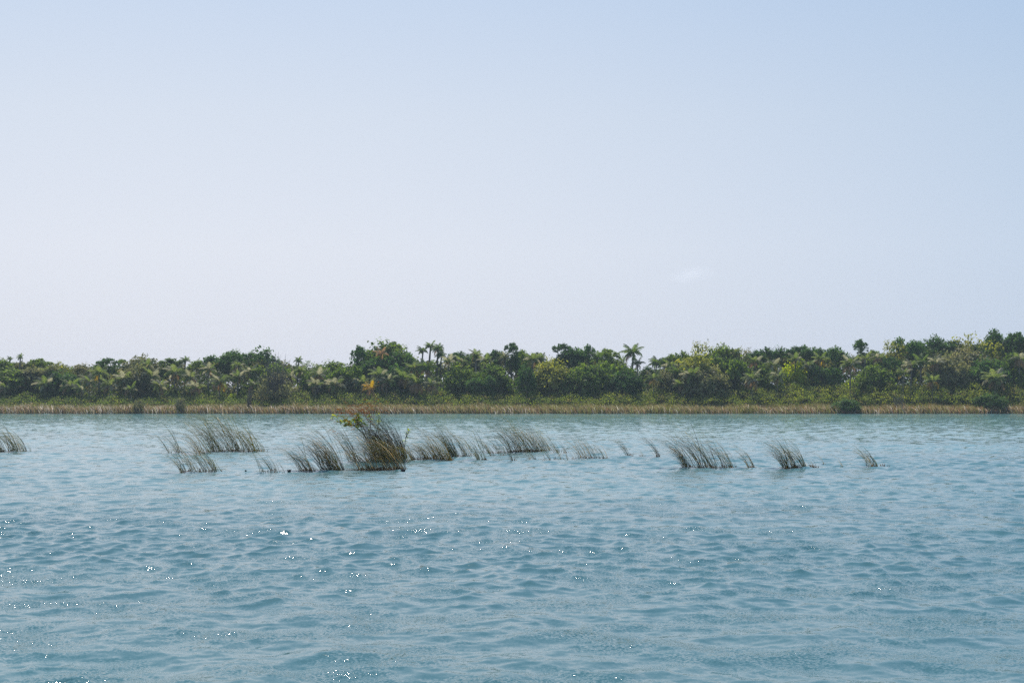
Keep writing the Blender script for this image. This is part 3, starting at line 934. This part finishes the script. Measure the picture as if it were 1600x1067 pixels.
def label_far():
    from collections import defaultdict
    for (root, row, cat, look, px, top, g) in REG:
        root['category'] = {'tree': 'tree', 'palm': 'palm tree', 'shrub': 'shrub'}[cat]
        root['group'] = GROUPS[cat][row]

    used = set()
    by = defaultdict(list)
    for r in REG: by[(r[2], r[1])].append(r)
    for (cat, row), L_ in by.items():
        L_.sort(key=lambda r: r[4])
        noun = {'tree': 'tree', 'palm': 'palm', 'shrub': 'shrub'}[cat]
        for r in L_:
            px = r[4]
            if px in UNIQUE and (cat != 'tree') and (px != 990 or cat == 'palm'):
                r[0]['label'] = UNIQUE[px]; used.add(UNIQUE[px]); continue
            lm = min(LAND, key=lambda q: abs(q[0] - px) + (1000 if abs(q[0] - px) < 4 and row == SK and cat != 'shrub' else 0))
            side = 'right' if px >= lm[0] else 'left'
            # rank of this plant among its kind on that side of the landmark
            same = [q for q in L_ if (q[4] >= lm[0]) == (side == 'right')]
            same.sort(key=lambda q: abs(q[4] - lm[0]))
            k = same.index(r)
            look = r[3].replace(' tree sloping down to the right, leafy', ', right-sloping')
            if len((look + noun + ORD[min(k, 9)] + ROWP[row] + side + lm[1]).split()) > 12 and ' ' in look: look = look.split()[0] if look.split()[0] not in ('big', 'tall', 'low', 'broad') else look
            lab = f"{look} {noun}, {ORD[min(k, 9)]}{ROWP[row]} {noun} {side} of {lm[1]}"
            while lab in used: lab += ' again'
            used.add(lab); r[0]['label'] = lab
label_far()

# ------------------------------------------------------------------ masses that nobody could count
def shore_reeds():
    rng = np.random.default_rng(21)
    n = 95000
    x = rng.uniform(-150, 150, n)
    d = rng.random(n) ** 0.85 * 9.0
    edge = 0.5 * np.sin(x * 0.31) + 0.35 * np.sin(x * 0.83 + 1) + 0.25 * np.sin(x * 2.1 + 2)
    y = SHORE + 0.3 + d + edge * 0.35
    px = 800 + x / (SHORE + 4) * FPX
    clump = 0.5 + 0.5 * np.sin(x * 1.7 + np.sin(x * 0.63) * 3 + y * 0.9) * np.sin(y * 1.3 + x * .41)
    big = 0.5 + 0.5 * np.sin(x * 0.23 + 1.1 * np.sin(x * 0.071)) * np.sin(x * 0.57 + 2)
    h = (0.95 + 0.65 * rng.random(n) + 0.45 * clump + 0.45 * big) * (1.0 + 0.02 * d) * 1.0
    front = d < 0.8
    h[front] *= rng.uniform(.3, .9, front.sum())
    lean = rng.normal(-0.42, 0.28, n)
    ly = rng.normal(0, 0.22, n)
    w = 0.022 + 0.03 * rng.random(n)
    gz = -0.1 + np.minimum(d / 9, 1) * 0.3
    base = np.stack([x, y, gz], 1)
    mid = base + np.stack([lean * h * 0.32, ly * h * .4, h * 0.58], 1)
    tip = base + np.stack([lean * h * 0.95, ly * h, h * (0.97 - 0.25 * np.abs(lean))], 1)
    ang = rng.uniform(0, math.pi, n)
    wv = np.stack([np.cos(ang) * w, np.sin(ang) * w, np.zeros(n)], 1)
    V = np.stack([base - wv, base + wv, mid + wv, mid - wv, tip], 1).reshape(-1, 3)
    i = np.arange(n) * 5
    Q = np.stack([i, i + 1, i + 2, i + 3], 1); T = np.stack([i + 3, i + 2, i + 4], 1)
    # colours: straw, pinkish tan, olive, rust, pale plumes
    pal = np.array([(0.32, 0.265, 0.17), (0.25, 0.175, 0.11), (0.19, 0.19, 0.065), (0.22, 0.13, 0.07), (0.66, 0.60, 0.52), (0.07, 0.06, 0.04)])
    left = np.clip(1 - px / 620, 0, 1); right = np.clip((px - 1150) / 300, 0, 1); midz = np.clip(1 - np.abs(px - 950) / 380, 0, 1)
    wts = np.stack([0.34 + 0 * x, 0.26 + .1 * left, 0.26 + .95 * midz * big + .55 * right * big + .55 * (d > 3), 0.08 + .45 * right * (1 - .6 * big), 0.07 + .22 * left * (clump > .5) + .05 * (px > 1150) * (d < 2), 0.14 + 0 * x], 1)
    wts /= wts.sum(1, keepdims=True)
    cum = wts.cumsum(1); pick = (rng.random(n)[:, None] > cum).sum(1).clip(0, 5)
    col = pal[pick] * rng.uniform(.7, 1.25, n)[:, None]
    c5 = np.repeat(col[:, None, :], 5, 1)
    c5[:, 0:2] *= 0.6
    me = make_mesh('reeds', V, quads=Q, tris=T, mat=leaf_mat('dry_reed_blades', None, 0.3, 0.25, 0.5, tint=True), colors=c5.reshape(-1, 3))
    tag(obj('reeds', me), 'band of dry tan and rusty reeds along the far waterline', kind='stuff')
shore_reeds()

def thicket():
    """low leafy undergrowth between the reeds and the trees"""
    rng = np.random.default_rng(5)
    nc = 10500
    x = rng.uniform(-160, 160, nc); d = 4.5 + rng.random(nc) * 15
    px = 800 + x / (SHORE + 15) * FPX
    top = np.interp(px, [-200, 60, 200, 430, 560, 700, 800, 950, 1100, 1250, 1400, 1600, 1900], [616, 618, 620, 618, 614, 614, 614, 613, 610, 605, 601, 603, 603]) + 3 * np.sin(px * 0.09) + 2 * np.sin(px * 0.23 + 1)
    hmax = H - (top - HZ) / FPX * (SHORE + 15) - 0.2
    z = 0.3 + hmax * np.minimum(1, .50 + (d - 4.5) / 9 * .5) * (1 - (1 - rng.uniform(0, 1, nc)) ** 2 * .8)
    m = 17
    idx = np.repeat(np.arange(nc), m)
    off = rng.normal(0, 1, (len(idx), 3)) * np.array([.42, .42, .22])
    C = np.stack([x, SHORE + d, z], 1)[idx] + off
    Nn = np.array([0, -0.2, .8]) + off * .6
    V, Q, _ = leaf_quads(rng, C, Nn, 0.13, jitter=.45)
    pal = np.array([(0.095, 0.130, 0.036), (0.165, 0.205, 0.044), (0.215, 0.235, 0.050), (0.190, 0.165, 0.070)])
    r = np.clip((px - 350) / 900, 0, 1)
    wts = np.stack([0.65 - .45 * r, .25 + .10 * r, .03 + .40 * r, .12 + 0 * r], 1); wts /= wts.sum(1, keepdims=True)
    pick = (rng.random(nc)[:, None] > wts.cumsum(1)).sum(1).clip(0, 3)
    col = pal[pick][idx] * rng.uniform(.7, 1.3, len(idx))[:, None]
    me = make_mesh('undergrowth', V, quads=Q, mat=leaf_mat('undergrowth_leaves', None, 0.40, 0.25, 0.45, tint=True), colors=np.repeat(col, 4, 0))
    tag(obj('undergrowth', me), 'tangled green undergrowth between reeds and trees on the far shore', kind='stuff')
thicket()

SKYX = [-300, 0, 60, 130, 160, 230, 300, 340, 400, 450, 520, 550, 600, 650, 700, 790, 860, 900, 960, 1005, 1050, 1100, 1180, 1260, 1340, 1372, 1400, 1500, 1560, 1600, 1900]
SKYY = [572, 568, 568, 575, 570, 566, 570, 562, 556, 569, 573, 570, 548, 566, 565, 560, 562, 552, 560, 582, 566, 548, 552, 552, 552, 560, 544, 540, 534, 532, 532]
def forest_mass():
    rng = np.random.default_rng(6)
    nc = 14000
    x = rng.uniform(-190, 190, nc); d = rng.uniform(17, 70, nc)
    Y = SHORE + d
    px = 800 + x / Y * FPX
    top = np.interp(px, SKYX, SKYY) + 6 + 3 * np.sin(px * .11) + 2 * np.sin(px * .31)
    zt = H - (top - HZ) / FPX * Y
    lim = np.clip((d - 12) / 20, .45, 1.0)
    zt = 1 + (zt - 1) * lim
    z = np.where(rng.random(nc) < .3, zt - rng.random(nc) * 1.2, .5 + (zt - .5) * rng.random(nc))
    m = 15
    idx = np.repeat(np.arange(nc), m)
    off = rng.normal(0, 1, (len(idx), 3)) * np.array([.75, .75, .45])
    C = np.stack([x, Y, z], 1)[idx] + off
    V, Q, _ = leaf_quads(rng, C, np.array([0, 0, .8]) + off * .4, 0.36)
    pal = np.array([(0.040, 0.062, 0.018), (0.070, 0.095, 0.025), (0.110, 0.105, 0.040)])
    col = pal[rng.integers(0, 3, nc)][idx] * rng.uniform(.7, 1.3, len(idx))[:, None]
    me = make_mesh('forest', V, quads=Q, mat=leaf_mat('forest_leaves', None, 0.25, 0.2, 0.5, tint=True), colors=np.repeat(col, 4, 0))
    tag(obj('forest', me), 'dense dark forest filling in behind the far shore trees', kind='stuff')
forest_mass()

# ------------------------------------------------------------------ reed clumps standing in the lagoon
BL = {}
BL['green'] = leaf_mat('green_reed_blade', [(0.028, 0.048, 0.010), (0.078, 0.098, 0.016), (0.180, 0.175, 0.034)], 0.25, 0.4, 0.35, rnd=.9, k=2.1)
BL['dark'] = leaf_mat('dark_reed_blade', [(0.018, 0.024, 0.012), (0.040, 0.045, 0.020), (0.075, 0.070, 0.032)], 0.2, 0.35, 0.4, rnd=.9, k=.9)
BL['sawgrass'] = leaf_mat('dark_sawgrass_blade', [(0.014, 0.014, 0.007), (0.030, 0.028, 0.012), (0.060, 0.050, 0.022)], 0.1, 0.2, 0.5, rnd=.9, k=.8)
BL['straw'] = leaf_mat('straw_reed_blade', [(0.165, 0.150, 0.110), (0.300, 0.270, 0.200), (0.440, 0.410, 0.340)], 0.3, 0.3, 0.4, rnd=.9, k=1.5)
BL['gold'] = leaf_mat('golden_reed_blade', [(0.100, 0.105, 0.022), (0.170, 0.160, 0.036), (0.240, 0.205, 0.055)], 0.35, 0.3, 0.4, rnd=.9, k=2.1)
BL['litter'] = leaf_mat('rotting_reed_litter', [(0.050, 0.028, 0.016), (0.120, 0.062, 0.034), (0.230, 0.150, 0.090)], 0.1, 0.2, 0.6)
BL['seed'] = leaf_mat('rust_seed_heads', [(0.040, 0.018, 0.012), (0.085, 0.036, 0.022), (0.160, 0.085, 0.050)], 0.2, 0.2, 0.6, rnd=.6)
BL['leaf'] = leaf_mat('mangrove_leaf', [(0.040, 0.070, 0.014), (0.095, 0.125, 0.022), (0.170, 0.185, 0.038)], 0.35, 0.5, 0.3, rnd=.9)
BL['stub'] = plain_mat('wet_dark_wood', (0.010, 0.009, 0.008), (0.030, 0.026, 0.022), 8)

def blade_mesh(bend, base_ang, mat, width=0.013, rings=8, kink=0.0):
    """unit-long three-sided blade that bows towards -X"""
    pts, ang = [], base_ang
    x = z = 0.0
    for i in range(rings + 1):
        s = i / rings
        pts.append((x, 0, z))
        a = base_ang + bend * s ** 1.25 + (kink if s > 0.6 else 0)
        x -= math.sin(a) / rings; z += math.cos(a) / rings
    V, T = [], []
    Q = []
    for i, (px_, _, pz) in enumerate(pts):
        s = i / rings
        w = width * (1 - s ** 2.2) * 0.5 + width * 0.06
        V += [(px_, -w, pz), (px_ + w * .35, 0, pz - w * .2), (px_, w, pz)]
    for i in range(rings):
        for k in range(3):
            l = (k + 1) % 3
            Q.append((i * 3 + k, i * 3 + l, (i + 1) * 3 + l, (i + 1) * 3 + k))
    return make_mesh('reed_blade', V, quads=Q, mat=mat, attrs={'tone': [0.5 + 0.12 * math.sin(i * 1.3) for i in range(len(V))]}, smooth=True)

BENDS = [(0.50, .22), (0.95, .22), (1.25, .25), (1.50, .28), (1.70, .34), (0.25, .35)]
BLADES = {c: [blade_mesh(b, a, BL[c]) for b, a in BENDS] + [blade_mesh(.6, .1, BL[c], kink=1.2)] for c in ('green', 'dark', 'straw', 'gold', 'sawgrass')}

crnd = random.Random(77)
def litter_mesh(wx, wy, n, seed, hh=0.28):
    r = random.Random(seed)
    V, Q, T = [], [], []
    for i in range(n):
        x = r.uniform(-wx, wx); y = r.uniform(-wy, wy); l = r.uniform(.10, hh) * (1 - .5 * abs(x) / (wx + .01)); a = r.random() * 6.283; tl = r.uniform(.2, 1.3)
        d = Vector((math.cos(a) * math.sin(tl), math.sin(a) * math.sin(tl), math.cos(tl)))
        w = Vector((-math.sin(a), math.cos(a), 0)) * r.uniform(.012, .022)
        b = Vector((x, y, -.05))
        n0 = len(V)
        u = d.cross(w).normalized() * .012
        for p in (b, b + d * l):
            V += [tuple(p - w), tuple(p + w), tuple(p + u)]
        for k in range(3):
            q = (k + 1) % 3
            Q.append((n0 + k, n0 + q, n0 + 3 + q, n0 + 3 + k))
        T += [r.random()] * 6
    return make_mesh('reed_litter', V, quads=Q, mat=BL['litter'], attrs={'tone': T})

def clump(label, x0, x1, base, n, hpx, bends=(1, 2, 3), mix=None, depth=1.2, litter=0, hvar=.35, shape=None, edge=0.0, yaw=.28, lh=.28, name='reed_clump'):
    """blades rooted from x0 to x1 (pixels) around row base; hpx: blade length in pixels"""
    mix = mix or {'green': .55, 'dark': .25, 'straw': .2}
    Yc = base_y(base)
    s = Yc / FPX
    cx = ((x0 + x1) / 2 - 800) * s
    root = obj(name, None, loc=(cx, Yc + depth * .5, 0)); root.empty_display_size = .2
    tag(root, label, 'reeds', 'reed clumps standing in the lagoon')
    hw = (x1 - x0) / 2 * s
    names, wts = list(mix), list(mix.values())
    kc = max(1, int(n / 3))
    cs = [(crnd.uniform(-1, 1), crnd.uniform(-.5, .5)) for _ in range(kc)]
    for i in range(n):
        c = cs[crnd.randrange(kc)]
        u = max(-1, min(1, c[0] + crnd.gauss(0, .05)))
        v = c[1] + crnd.uniform(-.12, .12)
        k = shape(u) if shape else 1 - .25 * abs(u) ** 2
        l = hpx * 1.55 * s * k * crnd.uniform(1 - hvar, 1 + hvar * .5)
        if crnd.random() < .08: l *= 1.22
        col = crnd.choices(names, wts)[0]
        bi = crnd.choice(bends) if crnd.random() > .06 else 6
        o = obj('reed_blade', BLADES[col][bi], root, loc=(u * hw, v * depth, -.12),
                rot=(crnd.gauss(0, .06), crnd.gauss(-.21, .10), crnd.gauss(0, yaw)), scale=(l, l * WID / max(l, .5), l))
    if litter:
        lo = obj('litter', litter_mesh(hw * 1.04, depth * .5, litter, crnd.randrange(9999), lh), root)
        lo['kind'] = 'stuff'; lo['label'] = 'reddish-brown broken stalks at the waterline'
    return root
WID = 2.8

G = {'green': .55, 'dark': .27, 'straw': .18}
GS = {'green': .4, 'dark': .2, 'straw': .4}
clump('dense green reed clump cut off by the left edge of the photo', -45, 38, 706, 220, 42, (1, 2, 3), G, 1.6, 90, shape=lambda u: 1.15 - .45 * max(0, u) ** 2)
clump('few thin reed blades just right of the clump at the left edge', 44, 50, 705, 3, 15, (1, 2), G, .3)
clump('slanting spiky green reeds at the left end of the big domed clump', 262, 286, 708, 26, 42, (0, 1, 2), G, .8, 16)
clump('big domed green reed clump with golden blades inside, behind the front left reeds', 322, 408, 706, 296, 66, (1, 2, 3), {'green': .52, 'dark': .12, 'straw': .18, 'gold': .18}, 2.6, 260,
      shape=lambda u: 1.02 - .22 * u * u - .22 * max(0, u))
clump('pale straw-tinted reeds on the left shoulder of the big domed clump', 300, 332, 709, 60, 50, (2, 3, 4), {'green': .4, 'straw': .5, 'dark': .1}, 1.2, 20, hvar=.4)
clump('thin green reeds on the front left, standing before the big domed clump', 280, 342, 738, 110, 50, (1, 2, 3), G, 1.2, 70, shape=lambda u: .85 + .25 * math.cos(u * 2))
clump('sparse thin reeds with gaps, right of the big domed clump', 402, 446, 739, 44, 34, (0, 1, 2), G, 1.2, 26)
clump('low arching straw-tipped reeds left of the tall feathery clump', 462, 496, 736, 90, 50, (2, 3, 4), {'green': .35, 'dark': .3, 'straw': .35}, 1.2, 60)
clump('tall feathery reed clump with straw plumes, left of the central thicket', 502, 534, 735, 190, 76, (1, 2, 2, 3), {'green': .3, 'dark': .38, 'straw': .32}, 1.3, 90,
      shape=lambda u: .62 + .38 * max(0, u) + .1 * crnd.random(), hvar=.3)
clump('wide wind-combed straw and green reeds at the front of the central thicket', 556, 634, 735, 290, 58, (2, 3, 4), {'green': .26, 'dark': .4, 'straw': .30}, 2.2, 260,
      shape=lambda u: .8 + .25 * max(0, u), hvar=.4)
clump('flattened pale and green reeds combed over the middle of the central thicket', 580, 650, 722, 260, 60, (3, 4, 4), {'green': .46, 'dark': .34, 'straw': .20}, 2.0, 0, hvar=.4)
clump('thin upright reeds behind the left of the central thicket, below the leafy branch', 538, 566, 722, 46, 62, (0, 1), {'green': .4, 'dark': .5, 'straw': .1}, 1.2, 0)
clump('golden green low reed clump right of the central thicket', 640, 706, 719, 290, 42, (2, 3, 4), {'green': .34, 'dark': .2, 'gold': .34, 'straw': .12}, 2.0, 200, shape=lambda u: .9 + .1 * u)
clump('taller spiky reeds behind the golden green clump', 674, 716, 714, 100, 58, (1, 2), {'green': .5, 'dark': .3, 'straw': .2}, 1.4, 20)
clump('low ragged reeds linking the thin slanting row to the domed mid-right clump', 742, 792, 708, 56, 34, (1, 2, 3), G, 1.2, 30)
clump('row of thin slanting reeds right of the golden green clump', 700, 742, 713, 90, 46, (1, 2), G, 1.2, 50)
clump('narrow forked reed tuft between the thin row and the mid-right clump', 746, 762, 719, 44, 48, (0, 1, 2), G, .8, 30)
clump('few thin reeds left of the domed mid-right clump', 766, 792, 712, 30, 38, (1, 2), G, .8, 16)
clump('domed reed clump with golden green heart and red-brown base, mid-right', 794, 866, 706, 290, 52, (1, 2, 3), {'green': .5, 'dark': .22, 'straw': .1, 'gold': .18}, 2.0, 340,
      shape=lambda u: .88 + .2 * math.exp(-((u + .0) * 2.5) ** 2) - .12 * max(0, u))
clump('thin bowing reeds on the right shoulder of the domed mid-right clump', 866, 888, 707, 30, 36, (1, 2), G, 1.0, 20)
clump('single slanting reed tuft in front of the domed mid-right clump', 799, 806, 720, 12, 50, (1, 1, 2), {'green': .4, 'dark': .6}, .4, 14)
clump('scattered short reeds before the domed mid-right clump', 822, 890, 718, 52, 26, (0, 1, 2), G, .9, 30)
clump('short sparse reeds with stubble right of the domed mid-right clump', 894, 952, 716, 90, 34, (0, 1, 2), GS, 1.2, 60)
clump('small slanting reed tuft alone in open water, left of its twin', 980, 990, 713, 24, 36, (1, 2), G, .5, 14)
clump('short low stubble between the two small reed tufts', 1000, 1010, 712, 6, 12, (0, 1), GS, .4, 10)
clump('small slanting reed tuft alone in open water, right of its twin', 1024, 1034, 713, 22, 38, (1, 2), G, .5, 14)
clump('long bowing reeds at the left of the wide right-hand clump', 1070, 1086, 731, 56, 62, (2, 3), G, .9, 30, hvar=.3)
clump('wide windswept green reed clump in open water on the right', 1088, 1154, 731, 170, 58, (1, 2, 3), {'green': .6, 'dark': .28, 'straw': .12}, 1.6, 80, shape=lambda u: 1 - .12 * u)
clump('narrow bent reed tuft right beside the wide right-hand clump', 1172, 1182, 731, 26, 52, (2, 3), {'green': .5, 'dark': .2, 'straw': .3}, .6, 36)
clump('compact reed clump with dark straight leaves and brown base, right side', 1230, 1266, 732, 150, 54, (1, 2), {'green': .5, 'dark': .3, 'straw': .14, 'gold': .06}, 1.2, 150, hvar=.4)
clump('stubble of dead reed stalks right of the compact clump', 1262, 1282, 731, 14, 14, (0, 1), {'dark': .7, 'straw': .3}, .7, 50)
clump('two or three thin reeds left of the last thin pair', 1288, 1292, 726, 5, 26, (1, 2), G, .3, 6)
clump('last thin pair of reeds before the rightmost tuft', 1314, 1320, 729, 4, 25, (1, 2), G, .3, 4)
clump('rightmost reed tuft, small and thin, alone in open water', 1358, 1374, 729, 40, 42, (1, 2), {'green': .55, 'dark': .15, 'straw': .3}, .7, 34)
clump('dead stubble trailing right of the rightmost reed tuft', 1378, 1390, 728, 4, 8, (0, 1), {'straw': 1}, .4, 14)

# --- the tall dark sawgrass stand with rust seed heads behind the central thicket
def seed_head_mesh(seed):
    rng = np.random.default_rng(seed)
    n = 26
    t = rng.random(n)
    C = np.stack([-t * .8 + rng.normal(0, .06, n), rng.normal(0, .10, n), .45 * t - .25 * t * t + rng.normal(0, .08, n)], 1)
    V, Q, T = leaf_quads(rng, C, rng.normal(0, 1, (n, 3)), .075)
    return make_mesh('seed_head', V, quads=Q, mat=BL['seed'], attrs={'tone': T})
SEEDS = [seed_head_mesh(s) for s in (1, 2, 3)]

def sawgrass():
    base = 716
    Yc = base_y(base); s = Yc / FPX
    root = obj('sawgrass_stand', None, loc=((600 - 800) * s, Yc, 0)); root.empty_display_size = .2
    tag(root, 'tall dark sawgrass stand with rust-red seed heads behind the central reeds', 'sawgrass')
    r = random.Random(15)
    for i in range(295):
        u = r.uniform(-1, 1)
        x = (7 + u * 29) * s; l = (100 + r.uniform(-44, 8) - 16 * max(0, -u)) * s
        col = r.choices(['sawgrass', 'green', 'straw'], [.90, .08, .02])[0]
        obj('sawgrass_blade', BLADES[col][r.choice((1, 1, 2))], root, loc=(x, r.uniform(-1, 1.2), -.1),
            rot=(r.gauss(0, .07), r.gauss(-.10, .10), r.gauss(0, .35)), scale=(l, 2.8, l))
    for i in range(70):                     # flower stems reach above the leaves
        u = r.uniform(-1, 1)
        x0 = (12 + u * 24) * s; l = (94 + r.uniform(-12, 14) - 5 * u * u) * s
        bi = r.choice((0, 0, 1)); rz = r.gauss(0, .35); ry = r.gauss(-.16, .14)
        o = obj('flower_stem', BLADES['sawgrass'][bi], root, loc=(x0, r.uniform(-.8, 1.2), -.1), rot=(0, ry, rz), scale=(l, 1.9, l))
        b, a0 = BENDS[bi]; X = Z = 0
        for k in range(8):
            a = a0 + b * (k / 8) ** 1.25; X -= math.sin(a) / 8; Z += math.cos(a) / 8
        for t in ((1.0, .34), (.93, .26)):
            h = obj('seed_head', SEEDS[r.randrange(3)], o, loc=(X * t[0], 0, Z * t[0]))
            h['kind'] = 'stuff'
            h.scale = (t[1] / l, t[1] / 1.9, t[1] / l)
sawgrass()

# --- mangrove saplings with large yellow-green leaves
def leaf_mesh():
    V = [(0, 0, 0), (.3, .16, .03), (.65, .19, .0), (1, 0, -.12), (.65, -.19, 0), (.3, -.16, .03), (.33, 0, -.04), (.66, 0, -.05)]
    F = [(0, 6, 1), (1, 6, 7, 2), (2, 7, 3), (0, 5, 6), (6, 5, 4, 7), (7, 4, 3)]
    return make_mesh('mangrove_leaf', V, faces=F, mat=BL['leaf'], attrs={'tone': [.5] * 8}, smooth=True)
LEAF = leaf_mesh()
def sapling(label, base, path, nleaf, size, seed, branches=()):
    """path: pixels of the stem from root to tip"""
    r = random.Random(seed)
    Yc = base_y(base); s = Yc / FPX
    x0 = (path[0][0] - 800) * s
    root = obj('mangrove_sapling', None, loc=(x0, Yc, 0)); root.empty_display_size = .2
    tag(root, label, 'sapling', 'mangrove saplings among the reeds')
    def loc(p): return Vector(((p[0] - 800) * s - x0, r.uniform(-.15, .15), (base - p[1]) * s))
    runs = [[loc(p) for p in path]] + [[loc(p) for p in b] for b in branches]
    tb = [tube(q, [max(.008, .03 * (1 - k / len(q))) for k in range(len(q))], 5) for q in runs]
    V, Q = join_tubes(tb)
    obj('stem', make_mesh('sapling_stem', V, quads=Q, mat=M['twig'], smooth=True), root)
    for i in range(nleaf):
        q = runs[r.randrange(len(runs))]
        t = r.uniform(.45, 1.0) * (len(q) - 1); k = min(int(t), len(q) - 2)
        p = q[k].lerp(q[k + 1], t - k)
        sz = size * r.uniform(.7, 1.2)
        obj('leaf', LEAF, root, loc=p, rot=(r.uniform(-.6, .6), r.uniform(-.7, .9), r.uniform(0, 6.283)), scale=(sz, sz, sz))
sapling('leafy mangrove sapling leaning left over the water, yellow-green leaves at its tips', 714,
        [(588, 716), (580, 696), (566, 676), (548, 658), (530, 650), (518, 650)], 150, .30, 4,
        [[(566, 676), (552, 664), (540, 656), (528, 660)], [(572, 684), (562, 664), (554, 654)], [(580, 696), (568, 668), (560, 652), (556, 646)], [(560, 668), (545, 662), (538, 664)]])
sapling('lone yellow-green sprig sticking up right of the tall sawgrass', 714,
        [(630, 716), (632, 696), (635, 680), (637, 667)], 16, .24, 8, [[(634, 684), (640, 672)]])
sapling('yellow-green leafy shoots rising through the top left of the sawgrass', 712,
        [(592, 712), (584, 690), (572, 664), (560, 648)], 46, .22, 12, [[(578, 676), (580, 656), (576, 644)], [(584, 690), (592, 660), (590, 646)]])

# --- dark stumps poking out of the water
def stump(label, px, py, wpx, hpx, seed, fork=False):
    r = random.Random(seed)
    Yc = base_y(py); s = Yc / FPX
    w, h = wpx * s / 2, hpx * s
    tb = [tube([(0, 0, -.15), (0, 0, h * .4), (-.1 * w, 0, h * .8), (-.15 * w, 0, h)], [w, w * .9, w * .7, w * .25], 8)]
    if fork:
        tb.append(tube([(w * .5, 0, 0), (w * 1.1, 0, h * .7), (w * 1.5, .02, h * 1.1)], [w * .5, w * .4, w * .1], 6))
        tb.append(tube([(-w * .5, 0, 0), (-w * 1.2, 0, h * .6), (-w * 1.7, 0, h * 1.0)], [w * .5, w * .35, w * .1], 6))
    V, Q = join_tubes(tb)
    o = obj('driftwood_stump', make_mesh('driftwood_stump', V, quads=Q, mat=BL['stub'], smooth=True), loc=((px - 800) * s, Yc, 0))
    tag(o, label, 'stump', 'dark stumps poking out of the water')
stump('tiny black stump tip in the water left of the sparse thin reeds', 384, 737, 4, 3, 1)
stump('small black forked stump in the water left of the arching straw-tipped reeds', 452, 738, 4, 5, 2, True)
stump('dark stump at the right foot of the central reeds', 630, 737, 5, 5, 3, True)
